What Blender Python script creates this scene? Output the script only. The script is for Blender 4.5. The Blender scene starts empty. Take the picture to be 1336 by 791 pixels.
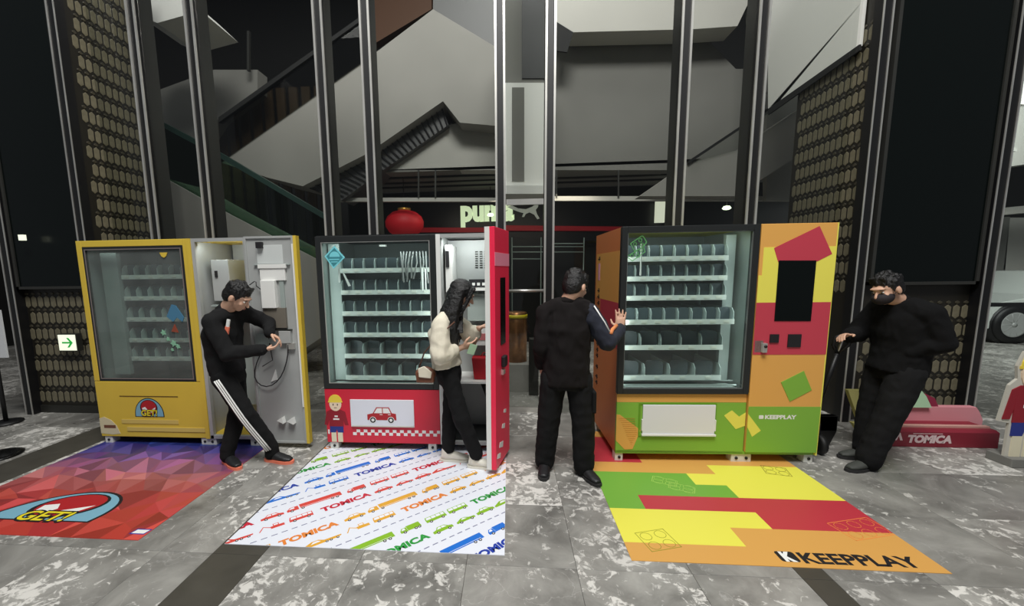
import bpy, bmesh, math, random
from math import sin, cos, pi, radians, hypot, atan2, sqrt
from mathutils import Vector, Matrix, noise
random.seed(7)
S = bpy.context.scene
COL = S.collection

# ------------------------------------------------------------------ camera
CF, PITCH, ROLL, YAW, PX, PY = 532.814, 0.129318, -0.013925, -0.0805327, 621.548, 423.690
_f = Vector((sin(YAW)*cos(PITCH), cos(YAW)*cos(PITCH), -sin(PITCH)))
_r = Vector((cos(YAW), -sin(YAW), 0)); _u = _r.cross(_f)
_c, _s = cos(ROLL), sin(ROLL)
RIGHT = _c*_r + _s*_u; UP = -_s*_r + _c*_u; FWD = _f
EYE = Vector((0, 0, 1.6))
cam = bpy.data.objects.new('camera', bpy.data.cameras.new('camera')); COL.objects.link(cam)
cam.matrix_world = Matrix(((RIGHT.x, UP.x, -FWD.x, EYE.x), (RIGHT.y, UP.y, -FWD.y, EYE.y), (RIGHT.z, UP.z, -FWD.z, EYE.z), (0, 0, 0, 1)))
cam.data.sensor_width = 36; cam.data.lens = CF/1336*36
cam.data.shift_x = (668-PX)/1336; cam.data.shift_y = (PY-395.5)/1336
cam.data.clip_end = 100
S.camera = cam
# ------------------------------------------------------------------ world and lights
w = bpy.data.worlds.new('world'); S.world = w; w.use_nodes = True
w.node_tree.nodes['Background'].inputs[0].default_value = (0.86, 0.93, 1.0, 1)
w.node_tree.nodes['Background'].inputs[1].default_value = 0.17
S.view_settings.view_transform = 'Standard'; S.view_settings.look = 'None'
S.view_settings.gamma = 1; S.view_settings.use_curve_mapping = False
S.view_settings.exposure = 0.0
def area(name, loc, to, size, power, col=(1, 1, 1), sy=None):
    l = bpy.data.lights.new(name, 'AREA'); l.energy = power; l.color = col
    l.shape = 'RECTANGLE'; l.size = size; l.size_y = sy or size
    o = bpy.data.objects.new(name, l); COL.objects.link(o); o.location = loc
    o.rotation_euler = (Vector(to)-Vector(loc)).to_track_quat('-Z', 'Y').to_euler(); return o
area('entrance_daylight', (0.3, -1.2, 9.6), (0.1, 3.0, 0.8), 4.2, 900, (1, 0.99, 0.96), 2.6)
area('ceiling_lamp_front', (0.0, 1.2, 8.2), (0.0, 2.4, 0), 2.6, 150, (1, 1, 0.98), 1.6)
area('atrium_lamp_centre', (0.8, 5.6, 7.6), (0.6, 7.2, 3.0), 3.0, 80, (1, 0.99, 0.95), 1.0)
area('atrium_lamp_left', (-3.0, 5.4, 6.6), (-3.0, 7.0, 3), 2.4, 30, (1, 0.99, 0.95), 0.8)
area('hall_lamp_right', (8.4, 6.6, 4.4), (10.2, 11.0, 1.2), 3.0, 210, (0.93, 1, 0.97), 2.0)
area('shop_lamp', (0.0, 7.4, 2.85), (0.2, 8.4, 0.5), 3.0, 14, (1, 0.9, 0.75), 0.4)

# ------------------------------------------------------------------ helpers
def lin(c):
    c = c/255.0
    return c/12.92 if c <= 0.04045 else ((c+0.055)/1.055)**2.4
def rgb(r, g, b): return (lin(r), lin(g), lin(b), 1)
def ray(x, y): return (x-PX)/CF*RIGHT - (y-PY)/CF*UP + FWD
def at(x, y, Y):
    "the point of the world plane Y that the photograph shows at pixel x, y"
    r = ray(x, y); return EYE + r*(Y/r.y)
def atx(x, y, X):
    r = ray(x, y); return EYE + r*(X/r.x)
def onfloor(x, y, z=0):
    r = ray(x, y); return EYE + r*((z-1.6)/r.z)

MATS = {}
def mat(name, col, rough=0.6, metal=0.0, emit=None, estr=1.0, noise_amt=0.0, nscale=8.0, bump=0.0, bscale=60.0, spec=0.5, sheen=0.0, coat=0.0):
    if name in MATS: return MATS[name]
    m = bpy.data.materials.new(name); m.use_nodes = True; nt = m.node_tree; b = nt.nodes['Principled BSDF']
    b.inputs['Base Color'].default_value = col; b.inputs['Roughness'].default_value = rough
    b.inputs['Metallic'].default_value = metal; b.inputs['Specular IOR Level'].default_value = spec
    if sheen: b.inputs['Sheen Weight'].default_value = sheen
    if coat: b.inputs['Coat Weight'].default_value = coat
    if emit:
        b.inputs['Emission Color'].default_value = emit; b.inputs['Emission Strength'].default_value = estr
    if noise_amt or bump:
        tc = nt.nodes.new('ShaderNodeTexCoord')
    if noise_amt:
        n = nt.nodes.new('ShaderNodeTexNoise'); n.inputs['Scale'].default_value = nscale; n.inputs['Detail'].default_value = 6
        nt.links.new(tc.outputs['Object'], n.inputs['Vector'])
        mx = nt.nodes.new('ShaderNodeMix'); mx.data_type = 'RGBA'; mx.blend_type = 'MULTIPLY'; mx.inputs[0].default_value = 1
        rp = nt.nodes.new('ShaderNodeMapRange'); rp.inputs['From Min'].default_value = 0.3; rp.inputs['From Max'].default_value = 0.7
        rp.inputs['To Min'].default_value = 1-noise_amt; rp.inputs['To Max'].default_value = 1.0
        nt.links.new(n.outputs['Fac'], rp.inputs['Value']); mx.inputs[6].default_value = col
        nt.links.new(rp.outputs[0], mx.inputs[7]); nt.links.new(mx.outputs[2], b.inputs['Base Color'])
    if bump:
        n2 = nt.nodes.new('ShaderNodeTexNoise'); n2.inputs['Scale'].default_value = bscale; n2.inputs['Detail'].default_value = 4
        nt.links.new(tc.outputs['Object'], n2.inputs['Vector'])
        bp = nt.nodes.new('ShaderNodeBump'); bp.inputs['Strength'].default_value = bump; bp.inputs['Distance'].default_value = 0.01
        nt.links.new(n2.outputs['Fac'], bp.inputs['Height']); nt.links.new(bp.outputs[0], b.inputs['Normal'])
    MATS[name] = m; return m
def glassmat(name, tint=(0.8, 0.86, 0.84, 1), refl=0.5, rough=0.0, refl_veil=0.0):
    if name in MATS: return MATS[name]
    m = bpy.data.materials.new(name); m.use_nodes = True; nt = m.node_tree; nt.nodes.clear()
    o = nt.nodes.new('ShaderNodeOutputMaterial'); t = nt.nodes.new('ShaderNodeBsdfTransparent'); t.inputs[0].default_value = tint
    g = nt.nodes.new('ShaderNodeBsdfGlossy'); g.inputs['Roughness'].default_value = rough
    f = nt.nodes.new('ShaderNodeFresnel'); f.inputs[0].default_value = 1.52
    k = nt.nodes.new('ShaderNodeMath'); k.operation = 'MULTIPLY'; k.inputs[1].default_value = refl*2
    mx = nt.nodes.new('ShaderNodeMixShader')
    geo = nt.nodes.new('ShaderNodeNewGeometry'); inv = nt.nodes.new('ShaderNodeMath'); inv.operation = 'SUBTRACT'; inv.inputs[0].default_value = 1.0
    nt.links.new(geo.outputs['Backfacing'], inv.inputs[1]); k2 = nt.nodes.new('ShaderNodeMath'); k2.operation = 'MULTIPLY'   # the pane's rear face adds no second mirror
    nt.links.new(f.outputs[0], k.inputs[0]); nt.links.new(k.outputs[0], k2.inputs[0]); nt.links.new(inv.outputs[0], k2.inputs[1]); nt.links.new(k2.outputs[0], mx.inputs[0])
    last = t.outputs[0]
    if refl_veil:  # pale diffuse veil mixed in, standing in for reflections on the pane
        d = nt.nodes.new('ShaderNodeBsdfDiffuse'); d.inputs[0].default_value = (0.7, 0.75, 0.73, 1)
        tc = nt.nodes.new('ShaderNodeTexCoord'); n = nt.nodes.new('ShaderNodeTexNoise'); n.inputs['Scale'].default_value = 3; n.inputs['Detail'].default_value = 5
        nt.links.new(tc.outputs['Object'], n.inputs['Vector'])
        kk = nt.nodes.new('ShaderNodeMath'); kk.operation = 'MULTIPLY'; kk.inputs[1].default_value = refl_veil; nt.links.new(n.outputs['Fac'], kk.inputs[0])
        m2 = nt.nodes.new('ShaderNodeMixShader'); nt.links.new(kk.outputs[0], m2.inputs[0]); nt.links.new(t.outputs[0], m2.inputs[1]); nt.links.new(d.outputs[0], m2.inputs[2])
        last = m2.outputs[0]
    nt.links.new(last, mx.inputs[1]); nt.links.new(g.outputs[0], mx.inputs[2]); nt.links.new(mx.outputs[0], o.inputs[0])
    MATS[name] = m; return m

class MB:
    "collects shapes; build() links them as ONE mesh object"
    def __init__(s): s.v = []; s.f = []; s.m = []; s.k = 0; s.sm = []
    def mat(s, k): s.k = k; return s
    def add(s, vs, fs, smooth=False):
        o = len(s.v); s.v += [tuple(v) for v in vs]
        for f in fs: s.f.append(tuple(i+o for i in f)); s.m.append(s.k); s.sm.append(smooth)
        return s
    def box(s, a, b):
        x0, y0, z0 = a; x1, y1, z1 = b
        v = [(x, y, z) for z in (z0, z1) for y in (y0, y1) for x in (x0, x1)]
        return s.add(v, [(0, 2, 3, 1), (4, 5, 7, 6), (0, 1, 5, 4), (2, 6, 7, 3), (0, 4, 6, 2), (1, 3, 7, 5)])
    def prism(s, pts, d0, d1, ax='y'):
        "polygon pts=(a,b) extruded along ax between d0 and d1; ax y: (x,z); ax z: (x,y); ax x: (y,z)"
        n = len(pts)
        A = sum(pts[i][0]*pts[(i+1) % n][1]-pts[(i+1) % n][0]*pts[i][1] for i in range(n))
        if A < 0: pts = pts[::-1]
        def P(p, d): return (p[0], d, p[1]) if ax == 'y' else ((p[0], p[1], d) if ax == 'z' else (d, p[0], p[1]))
        lo, hi = min(d0, d1), max(d0, d1)
        vs = [P(p, lo) for p in pts]+[P(p, hi) for p in pts]
        F0 = tuple(range(n)); F1 = tuple(range(n, 2*n))
        sides = [(i, (i+1) % n, (i+1) % n+n, i+n) for i in range(n)]
        if ax == 'y': fs = [F0, F1[::-1]] + [f[::-1] for f in sides]
        else: fs = [F0[::-1], F1] + sides
        return s.add(vs, fs)
    def tube(s, pts, r, n=8, smooth=True, caps=True):
        pts = [Vector(p) for p in pts]; rs = r if isinstance(r, (list, tuple)) else [r]*len(pts)
        vs = []; fs = []; up = None
        for i, p in enumerate(pts):
            d = (pts[min(i+1, len(pts)-1)]-pts[max(i-1, 0)]).normalized()
            if up is None: up = Vector((0, 0, 1)) if abs(d.z) < 0.9 else Vector((1, 0, 0))
            a = d.cross(up).normalized(); b = a.cross(d).normalized(); up = b
            for k in range(n):
                t = 2*pi*k/n; vs.append(p + a*cos(t)*rs[i] + b*sin(t)*rs[i])
        for i in range(len(pts)-1):
            for k in range(n): fs.append((i*n+k, i*n+(k+1) % n, (i+1)*n+(k+1) % n, (i+1)*n+k))
        if caps: fs += [tuple(range(n))[::-1], tuple((len(pts)-1)*n+k for k in range(n))]
        return s.add(vs, fs, smooth)
    def lathe(s, prof, c=(0, 0, 0), n=24, ax='z', smooth=True):
        vs = []; fs = []
        for r, h in prof:
            for k in range(n):
                t = 2*pi*k/n; a, b = r*cos(t), r*sin(t)
                q = (a, b, h) if ax == 'z' else ((a, h, b) if ax == 'y' else (h, a, b))
                vs.append((q[0]+c[0], q[1]+c[1], q[2]+c[2]))
        for i in range(len(prof)-1):
            for k in range(n): fs.append((i*n+k, i*n+(k+1) % n, (i+1)*n+(k+1) % n, (i+1)*n+k))
        if prof[0][0] > 1e-4: fs.append(tuple(range(n))[::-1])
        if prof[-1][0] > 1e-4: fs.append(tuple((len(prof)-1)*n+k for k in range(n)))
        return s.add(vs, fs, smooth)
    def ell(s, c, r, M=None, nu=16, nv=10):
        vs = []; fs = []
        for j in range(nv+1):
            ph = pi*j/nv
            for k in range(nu):
                t = 2*pi*k/nu; p = Vector((r[0]*sin(ph)*cos(t), r[1]*sin(ph)*sin(t), r[2]*cos(ph)))
                if M: p = M @ p
                vs.append(p+Vector(c))
        for j in range(nv):
            for k in range(nu): fs.append((j*nu+k, (j+1)*nu+k, (j+1)*nu+(k+1) % nu, j*nu+(k+1) % nu))
        return s.add(vs, fs, True)
    def mesh(s, name, mats):
        me = bpy.data.meshes.new(name); me.from_pydata(s.v, [], s.f)
        for m in (mats if isinstance(mats, (list, tuple)) else [mats]): me.materials.append(m)
        me.polygons.foreach_set('material_index', s.m); me.polygons.foreach_set('use_smooth', s.sm)
        me.update(); return me
    def build(s, name, mats, parent=None, bevel=0):
        o = bpy.data.objects.new(name, s.mesh(name, mats)); COL.objects.link(o)
        if parent: o.parent = parent
        if bevel:
            b = o.modifiers.new('bevel', 'BEVEL'); b.width = bevel; b.segments = 2; b.limit_method = 'ANGLE'
        return o
def link(name, me, parent=None, loc=(0, 0, 0)):
    o = bpy.data.objects.new(name, me); COL.objects.link(o); o.parent = parent; o.location = loc; return o
def empty(name, loc=(0, 0, 0), rz=0, parent=None):
    o = bpy.data.objects.new(name, None); COL.objects.link(o); o.location = loc; o.rotation_euler = (0, 0, rz); o.parent = parent
    o.empty_display_size = 0.1; return o
def tag(o, label=None, cat=None, group=None, kind=None):
    if label: o['label'] = label
    if cat: o['category'] = cat
    if group: o['group'] = group
    if kind: o['kind'] = kind
    return o
def struct(o): o['kind'] = 'structure'; return o

def text_mesh(body, size, bold=0.0, depth=0.0, shear=0.0, spacing=1.0, width=None):
    cu = bpy.data.curves.new('t', 'FONT'); cu.body = body; cu.size = size; cu.offset = bold; cu.extrude = depth
    cu.shear = shear; cu.space_character = spacing; cu.resolution_u = 3
    o = bpy.data.objects.new('t', cu); COL.objects.link(o); bpy.context.view_layer.update()
    me = bpy.data.meshes.new_from_object(o.evaluated_get(bpy.context.evaluated_depsgraph_get()))
    bpy.data.objects.remove(o); bpy.data.curves.remove(cu)
    xs = [v.co.x for v in me.vertices]
    if width and xs:
        k = width/(max(xs)-min(xs)); x0 = min(xs)
        for v in me.vertices: v.co.x = (v.co.x-x0)*k
    return me
def add_text(mb, body, size, x, z, y, width=None, bold=0.0, shear=0.0, ang=0, mode='front', thick=0.0006, X=None):
    "adds lettering to mb: mode front = in the xz plane facing -y; floor = in the xy plane; side = plane X facing -x"
    me = text_mesh(body, size, bold, 0, shear, 1.0, width)
    c, s_ = cos(ang), sin(ang); vs = []
    for v in me.vertices:
        a = v.co.x*c-v.co.y*s_; b = v.co.x*s_+v.co.y*c
        if mode == 'front': vs.append((x+a, y-thick, z+b))
        elif mode == 'floor': vs.append((x+a, z+b, y+thick))
        else: vs.append((X-thick, y-a, z+b))
    mb.add(vs, [tuple(p.vertices) for p in me.polygons]); bpy.data.meshes.remove(me)
    return mb

# ------------------------------------------------------------------ materials
M_chrome = mat('polished_steel', rgb(222, 220, 214), 0.34, 0.75, noise_amt=0.25, nscale=3)
M_black = mat('black_recess', rgb(10, 10, 12), 0.5)
M_fin = mat('grey_steel_fin', rgb(60, 60, 57), 0.45, 0.4, noise_amt=0.2, nscale=2)
M_screen = mat('black_screen_glass', rgb(7, 12, 11), 0.22, spec=0.25)
M_darkmetal = mat('dark_frame_metal', rgb(52, 52, 48), 0.4, 0.4)
M_tile = mat('pearl_grey_tile', rgb(116, 110, 90), 0.35, noise_amt=0.3, nscale=20)
M_grout = mat('dark_lattice', rgb(30, 27, 20), 0.5, noise_amt=0.2)
M_smalltile = mat('small_lattice_tile', rgb(62, 58, 46), 0.45)
M_wallgrey = mat('painted_wall_grey', rgb(150, 148, 142), 0.8, noise_amt=0.08, nscale=1.5)
M_walllight = mat('painted_wall_light', rgb(182, 180, 173), 0.8, noise_amt=0.06, nscale=1.5)
M_wallmid = mat('painted_wall_mid', rgb(122, 121, 116), 0.8, noise_amt=0.1, nscale=1.5)
M_dark = mat('dark_ceiling_paint', rgb(16, 16, 16), 0.8)
M_white = mat('white_enamel', rgb(225, 225, 220), 0.5)
M_rib = mat('ribbed_soffit_metal', rgb(88, 88, 88), 0.5, 0.2)

# ------------------------------------------------------------------ floor of separate marble tiles
def marble():
    m = bpy.data.materials.new('grey_marble'); m.use_nodes = True; nt = m.node_tree; N = nt.nodes.new; L = nt.links.new
    b = nt.nodes['Principled BSDF']; geo = N('ShaderNodeNewGeometry'); oi = N('ShaderNodeObjectInfo')
    sc = N('ShaderNodeVectorMath'); sc.operation = 'SCALE'; sc.inputs[3].default_value = 31.0
    cmb = N('ShaderNodeCombineXYZ'); L(oi.outputs['Random'], cmb.inputs[0]); L(oi.outputs['Random'], cmb.inputs[2]); L(cmb.outputs[0], sc.inputs[0])
    ad = N('ShaderNodeVectorMath'); ad.operation = 'ADD'; L(geo.outputs['Position'], ad.inputs[0]); L(sc.outputs[0], ad.inputs[1])
    n1 = N('ShaderNodeTexNoise'); n1.inputs['Scale'].default_value = 2.6; n1.inputs['Detail'].default_value = 9; n1.inputs['Roughness'].default_value = 0.62; n1.inputs['Distortion'].default_value = 0.6; L(ad.outputs[0], n1.inputs[0])
    r1 = N('ShaderNodeValToRGB'); L(n1.outputs['Fac'], r1.inputs[0])
    e = r1.color_ramp.elements; e[0].position = 0.32; e[0].color = rgb(104, 102, 98); e[1].position = 0.7; e[1].color = rgb(168, 166, 160)
    # pale flecks
    n2 = N('ShaderNodeTexNoise'); n2.inputs['Scale'].default_value = 15; n2.inputs['Detail'].default_value = 7; n2.inputs['Roughness'].default_value = 0.66; n2.inputs['Distortion'].default_value = 0.7; L(ad.outputs[0], n2.inputs[0])
    n3 = N('ShaderNodeTexNoise'); n3.inputs['Scale'].default_value = 2.0; n3.inputs['Detail'].default_value = 3; L(ad.outputs[0], n3.inputs[0])
    rr = N('ShaderNodeMapRange'); rr.inputs['From Min'].default_value = 0; rr.inputs['From Max'].default_value = 1; rr.inputs['To Min'].default_value = -0.10; rr.inputs['To Max'].default_value = 0.035; L(oi.outputs['Random'], rr.inputs[0])
    s1 = N('ShaderNodeMath'); s1.operation = 'ADD'; L(n2.outputs['Fac'], s1.inputs[0]); L(rr.outputs[0], s1.inputs[1])
    n3m = N('ShaderNodeMath'); n3m.operation = 'MULTIPLY_ADD'; n3m.inputs[1].default_value = 0.5; n3m.inputs[2].default_value = -0.25; L(n3.outputs['Fac'], n3m.inputs[0])
    s2 = N('ShaderNodeMath'); s2.operation = 'ADD'; L(s1.outputs[0], s2.inputs[0]); L(n3m.outputs[0], s2.inputs[1])
    r2 = N('ShaderNodeValToRGB'); e = r2.color_ramp.elements; e[0].position = 0.53; e[0].color = (0, 0, 0, 1); e[1].position = 0.60; e[1].color = (0.85, 0.85, 0.85, 1); L(s2.outputs[0], r2.inputs[0])
    mx = N('ShaderNodeMix'); mx.data_type = 'RGBA'; L(r2.outputs[0], mx.inputs[0]); L(r1.outputs[0], mx.inputs[6]); mx.inputs[7].default_value = rgb(216, 213, 207)
    # fine veins
    wv = N('ShaderNodeTexVoronoi'); wv.feature = 'DISTANCE_TO_EDGE'; wv.inputs['Scale'].default_value = 1.7
    dn = N('ShaderNodeTexNoise'); dn.inputs['Scale'].default_value = 4; dn.inputs['Detail'].default_value = 5; L(ad.outputs[0], dn.inputs[0])
    dd = N('ShaderNodeVectorMath'); dd.operation = 'MULTIPLY_ADD'; dd.inputs[1].default_value = (0.6, 0.6, 0.6); L(dn.outputs['Color'], dd.inputs[0]); L(ad.outputs[0], dd.inputs[2]); L(dd.outputs[0], wv.inputs[0])
    r3 = N('ShaderNodeValToRGB'); e = r3.color_ramp.elements; e[0].position = 0.0; e[0].color = (0.22, 0.22, 0.22, 1); e[1].position = 0.008; e[1].color = (0, 0, 0, 1); L(wv.outputs[0], r3.inputs[0])
    mx2 = N('ShaderNodeMix'); mx2.data_type = 'RGBA'; L(r3.outputs[0], mx2.inputs[0]); L(mx.outputs[2], mx2.inputs[6]); mx2.inputs[7].default_value = rgb(215, 213, 208)
    # tone of each tile
    hs = N('ShaderNodeMapRange'); hs.inputs['To Min'].default_value = 0.8; hs.inputs['To Max'].default_value = 1.12; L(oi.outputs['Random'], hs.inputs[0])
    mm = N('ShaderNodeVectorMath'); mm.operation = 'SCALE'; L(mx2.outputs[2], mm.inputs[0]); L(hs.outputs[0], mm.inputs[3])
    L(mm.outputs[0], b.inputs['Base Color']); b.inputs['Roughness'].default_value = 0.3
    rn = N('ShaderNodeMapRange'); rn.inputs['To Min'].default_value = 0.2; rn.inputs['To Max'].default_value = 0.42; L(n1.outputs['Fac'], rn.inputs[0]); L(rn.outputs[0], b.inputs['Roughness'])
    b.inputs['Specular IOR Level'].default_value = 0.35
    return m
M_marble = marble()
M_strip = mat('dark_brown_stone', rgb(76, 73, 66), 0.35, noise_amt=0.25, nscale=6)
M_joint = mat('floor_joint', rgb(70, 68, 64), 0.7)
floor = MB().box((-12, -4, -0.12), (14, 16, -0.012)).build('floor', M_joint); struct(floor)
def cuts(lo, hi, base, step):
    k = math.ceil((lo-base)/step-1e-6); r = []
    while base+k*step < hi-1e-4: r.append(base+k*step); k += 1
    return [lo]+[c for c in r if c > lo+0.02]+[hi]
tile_meshes = {}
def floor_tile(x0, x1, y0, y1, m, name='marble_tile'):
    key = (round(x1-x0, 3), round(y1-y0, 3), m.name)
    if key not in tile_meshes:
        a, b = x1-x0-0.0016, y1-y0-0.0016; e = 0.0012
        vs = [(0, 0, -0.012), (a, 0, -0.012), (a, b, -0.012), (0, b, -0.012), (0, 0, -e), (a, 0, -e), (a, b, -e), (0, b, -e), (e, e, 0), (a-e, e, 0), (a-e, b-e, 0), (e, b-e, 0)]
        fs = [(8, 9, 10, 11)]+[(i, (i+1) % 4, (i+1) % 4+4, i+4) for i in range(4)]+[(i+4, (i+1) % 4+4, (i+1) % 4+8, i+8) for i in range(4)]
        tile_meshes[key] = MB().add(vs, fs).mesh(name, m)
    link(name, tile_meshes[key], floor, (x0+0.0008, y0+0.0008, 0))
bands = [(-6.9, -4.4, 'm'), (-4.4, -3.99, 's'), (-3.99, -1.72, 'm'), (-1.72, -1.42, 's'), (-1.42, 1.51, 'm'), (1.51, 1.66, 's'), (1.66, 6.8, 'm')]
for x0, x1, k in bands:
    if k == 's':
        for y0 in [0.85+1.2*i for i in range(5)]: floor_tile(x0, x1, y0, min(y0+1.2, 6.25), M_strip, 'stone_strip')
    else:
        xs = cuts(x0, x1, 0.36, 0.6)
        for i in range(len(xs)-1):
            ys = cuts(0.85, 6.25, 2.05, 0.6)
            for j in range(len(ys)-1): floor_tile(xs[i], xs[i+1], ys[j], ys[j+1], M_marble)
far = MB().box((-12, 6.25, -0.012), (14, 16, 0)).box((6.8, 0.5, -0.012), (14, 6.25, 0)).box((-12, 0.5, -0.012), (-6.9, 6.25, 0)).box((-6.9, -1.5, -0.012), (6.8, 0.85, 0)).build('marble_slab', M_marble, floor)

# ------------------------------------------------------------------ square pillars clad in tall hexagon tiles
def hexpts(wd, ht, tip):
    return [(-wd/2, -ht/2+tip), (0, -ht/2), (wd/2, -ht/2+tip), (wd/2, ht/2-tip), (0, ht/2), (-wd/2, ht/2-tip)]
def tile_mesh(wd, ht, tip, th, m, name):
    P = hexpts(wd, ht, tip); Q = [(x*0.86, y*0.94) for x, y in P]; mb = MB()
    vs = [(x, 0, y) for x, y in P]+[(x, -th*0.7, y) for x, y in P]+[(x, -th, y) for x, y in Q]
    fs = [tuple(range(12, 18))]+[(i+6, i, (i+1) % 6, (i+1) % 6+6) for i in range(6)]+[(i+12, i+6, (i+1) % 6+6, (i+1) % 6+12) for i in range(6)]
    return mb.add(vs, fs).mesh(name, m)
LONG = tile_mesh(0.062, 0.142, 0.024, 0.005, M_tile, 'hexagon_tile')
SMALLP = [(x*1.0, y) for x, y in hexpts(0.05, 0.05, 0.015)]
def clad(parent, w0, z0, z1, place, rot):
    "place(a,z) -> location on the face; a runs 0..w0"
    pitch, row = 0.0805, 0.188
    mb = MB(); n = int((w0-0.04)/pitch); nr = int((z1-z0)/row)
    off = (w0-(n-1)*pitch)/2
    for r in range(nr):
        z = z0+(r+0.5)*row
        sh = 0.5*pitch if r % 2 else 0
        for k in range(n - (1 if r % 2 else 0)):
            a = off+k*pitch+sh
            o = link('hexagon_tile', LONG, parent, place(a, z)); o.rotation_euler = (0, 0, rot)
        for k in range(n):     # the small tiles between the rows
            a = off+k*pitch + (0.25*pitch if r % 2 else -0.25*pitch)+0.25*pitch
            zz = z+row/2
            if zz > z1-0.03: continue
            c = place(a, zz); P = SMALLP
            R = Matrix.Rotation(rot, 3, 'Z')
            vs = [R @ Vector((x*0.9, -0.002, y*0.72))+Vector(c) for x, y in P]+[R @ Vector((x*0.75, -0.008, y*0.58))+Vector(c) for x, y in P]
            mb.add(vs, [tuple(range(6, 12))]+[(i+6, i, (i+1) % 6, (i+1) % 6+6) for i in range(6)])
    o = mb.build('small_tiles', M_smalltile, parent); o['kind'] = 'stuff'
def pillar(x0, x1, y0, y1, side, label, screen_z, sx0, sx1, trimx):
    p = empty('pillar', ((x0+x1)/2, y0, 0)); tag(p, label, 'pillar'); ox, oy = (x0+x1)/2, y0
    lx0, lx1 = x0-ox, x1-ox
    MB().box((lx0, 0, 0), (lx1, y1-y0, 5.6)).build('core', M_grout, p)
    clad(p, x1-x0-0.12, 0.1, screen_z-0.04, lambda a, z: (lx0+0.06+a, 0, z), 0)
    if side > 0: clad(p, y1-y0, 1.75, 5.3, lambda a, z: (lx1, a, z), pi/2)
    else: clad(p, y1-y0, 1.3, 4.05, lambda a, z: (lx0, y1-y0-a, z), -pi/2)
    # screen in its own frame
    MB().box((sx0-ox, -0.07, screen_z), (sx1-ox, 0, 5.5)).build('display_screen', M_screen, p)
    f = MB()
    for a in (sx0-ox-0.03, sx1-ox): f.box((a, -0.085, screen_z-0.03), (a+0.03, 0, 5.5))
    f.box((sx0-ox-0.03, -0.085, screen_z-0.03), (sx1-ox+0.03, 0, screen_z)); f.build('screen_frame', M_fin, p)
    MB().box((lx0, -0.02, 0), (lx1, 0, 0.09)).build('plinth', M_darkmetal, p)
    for t in trimx:
        q = MB().mat(1).box((t-ox-0.045, -0.10, 0), (t-ox+0.045, 0, 5.5)); q.mat(0)
        for a in (-0.047, 0.035): q.box((t-ox+a, -0.108, 0), (t-ox+a+0.012, -0.1, 5.5))
        q.build('corner_trim', [M_chrome, M_black], p)
    return p
pl = pillar(-5.68, -4.62, 4.3, 5.42, 1, 'dark square pillar left of the yellow machine, with a green arrow sign', 1.5, -5.53, -4.74, (-5.62, -4.66))
pr_ = pillar(3.50, 4.72, 4.45, 5.56, -1, 'square pillar behind the masked man, its big black screen above hexagon tiles', 1.44, 3.60, 4.53, (3.46, 4.62))

# evacuation sign on the left pillar
sg = empty('exit_sign', (-5.02, 4.22, 0.86)); tag(sg, 'small lit sign with a green arrow low on the left pillar', 'sign')
MB().box((-0.115, -0.01, -0.10), (0.115, 0.055, 0.10)).build('housing', M_darkmetal, sg)
M_lit = mat('lit_sign_face', rgb(235, 240, 220), 0.5, emit=rgb(235, 240, 215), estr=0.75)
M_arrow = mat('lit_green', rgb(40, 165, 70), 0.5, emit=rgb(30, 165, 60), estr=0.45)
MB().box((-0.105, -0.016, -0.09), (0.105, -0.01, 0.09)).build('sign_face', M_lit, sg)
a = MB().box((-0.06, -0.018, -0.009), (0.055, -0.016, 0.009))
a.prism([(0.0, 0.055), (0.025, 0.055), (0.072, 0), (0.025, -0.055), (0.0, -0.055), (0.044, 0)], -0.0185, -0.016)
a.build('arrow', M_arrow, sg)

# ------------------------------------------------------------------ glass front: mullions and panes
GY = 4.5
def mullion(n, x, z0=0.0, z1=5.8):
    s = 1 if x < 0.2 else -1
    q = MB().mat(1).box((x-0.05, GY+0.004, z0), (x+0.05, GY+0.06, z1))
    q.mat(0).box((x-0.054, GY-0.012, z0), (x-0.033, GY+0.004, z1)).box((x+0.033, GY-0.012, z0), (x+0.054, GY+0.004, z1))
    q.mat(2).box((x-0.045, GY+0.06, z0), (x+0.045, GY+0.24, z1))
    return struct(q.build('trim_%d' % n, [M_chrome, M_black, M_fin]))
MX = [-4.06, -3.40, -1.985, -1.485, -0.085, 0.43, 1.75, 2.47]
for i, x in enumerate(MX): mullion(i+1, x)
G_front = glassmat('facade_glass', (0.88, 0.89, 0.88, 1), 0.35)
xs = [-4.6]+MX+[3.40]
for i in range(len(xs)-1):
    if i == 5:
        struct(MB().box((xs[i]+0.06, GY+0.02, 2.35), (xs[i+1]-0.06, GY+0.03, 5.8)).build('window_%d' % (i+1), G_front)); continue
    struct(MB().box((xs[i]+(0.06 if i else 0), GY+0.02, 0.0), (xs[i+1]-0.06, GY+0.03, 5.8)).build('window_%d' % (i+1), G_front))
struct(MB().box((4.75, GY+0.02, 0.0), (9.5, GY+0.03, 5.8)).build('window_10', G_front))
# glass door between the two centre mullions
d = empty('door_1', (-0.025, GY+0.02, 0)); struct(d)
MB().box((0, 0, 0.05), (0.395, 0.012, 2.33)).build('pane', G_front, d)
MB().tube([(0.0, -0.05, 1.385), (0.395, -0.05, 1.385)], 0.016).box((0.0, -0.05, 1.375), (0.02, 0.0, 1.395)).box((0.375, -0.05, 1.375), (0.395, 0.0, 1.395)).build('door_handle', M_chrome, d)
MB().box((0, -0.01, 0.0), (0.395, 0.025, 0.06)).box((0, -0.01, 2.3), (0.395, 0.025, 2.36)).build('door_rail', M_chrome, d)

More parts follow.
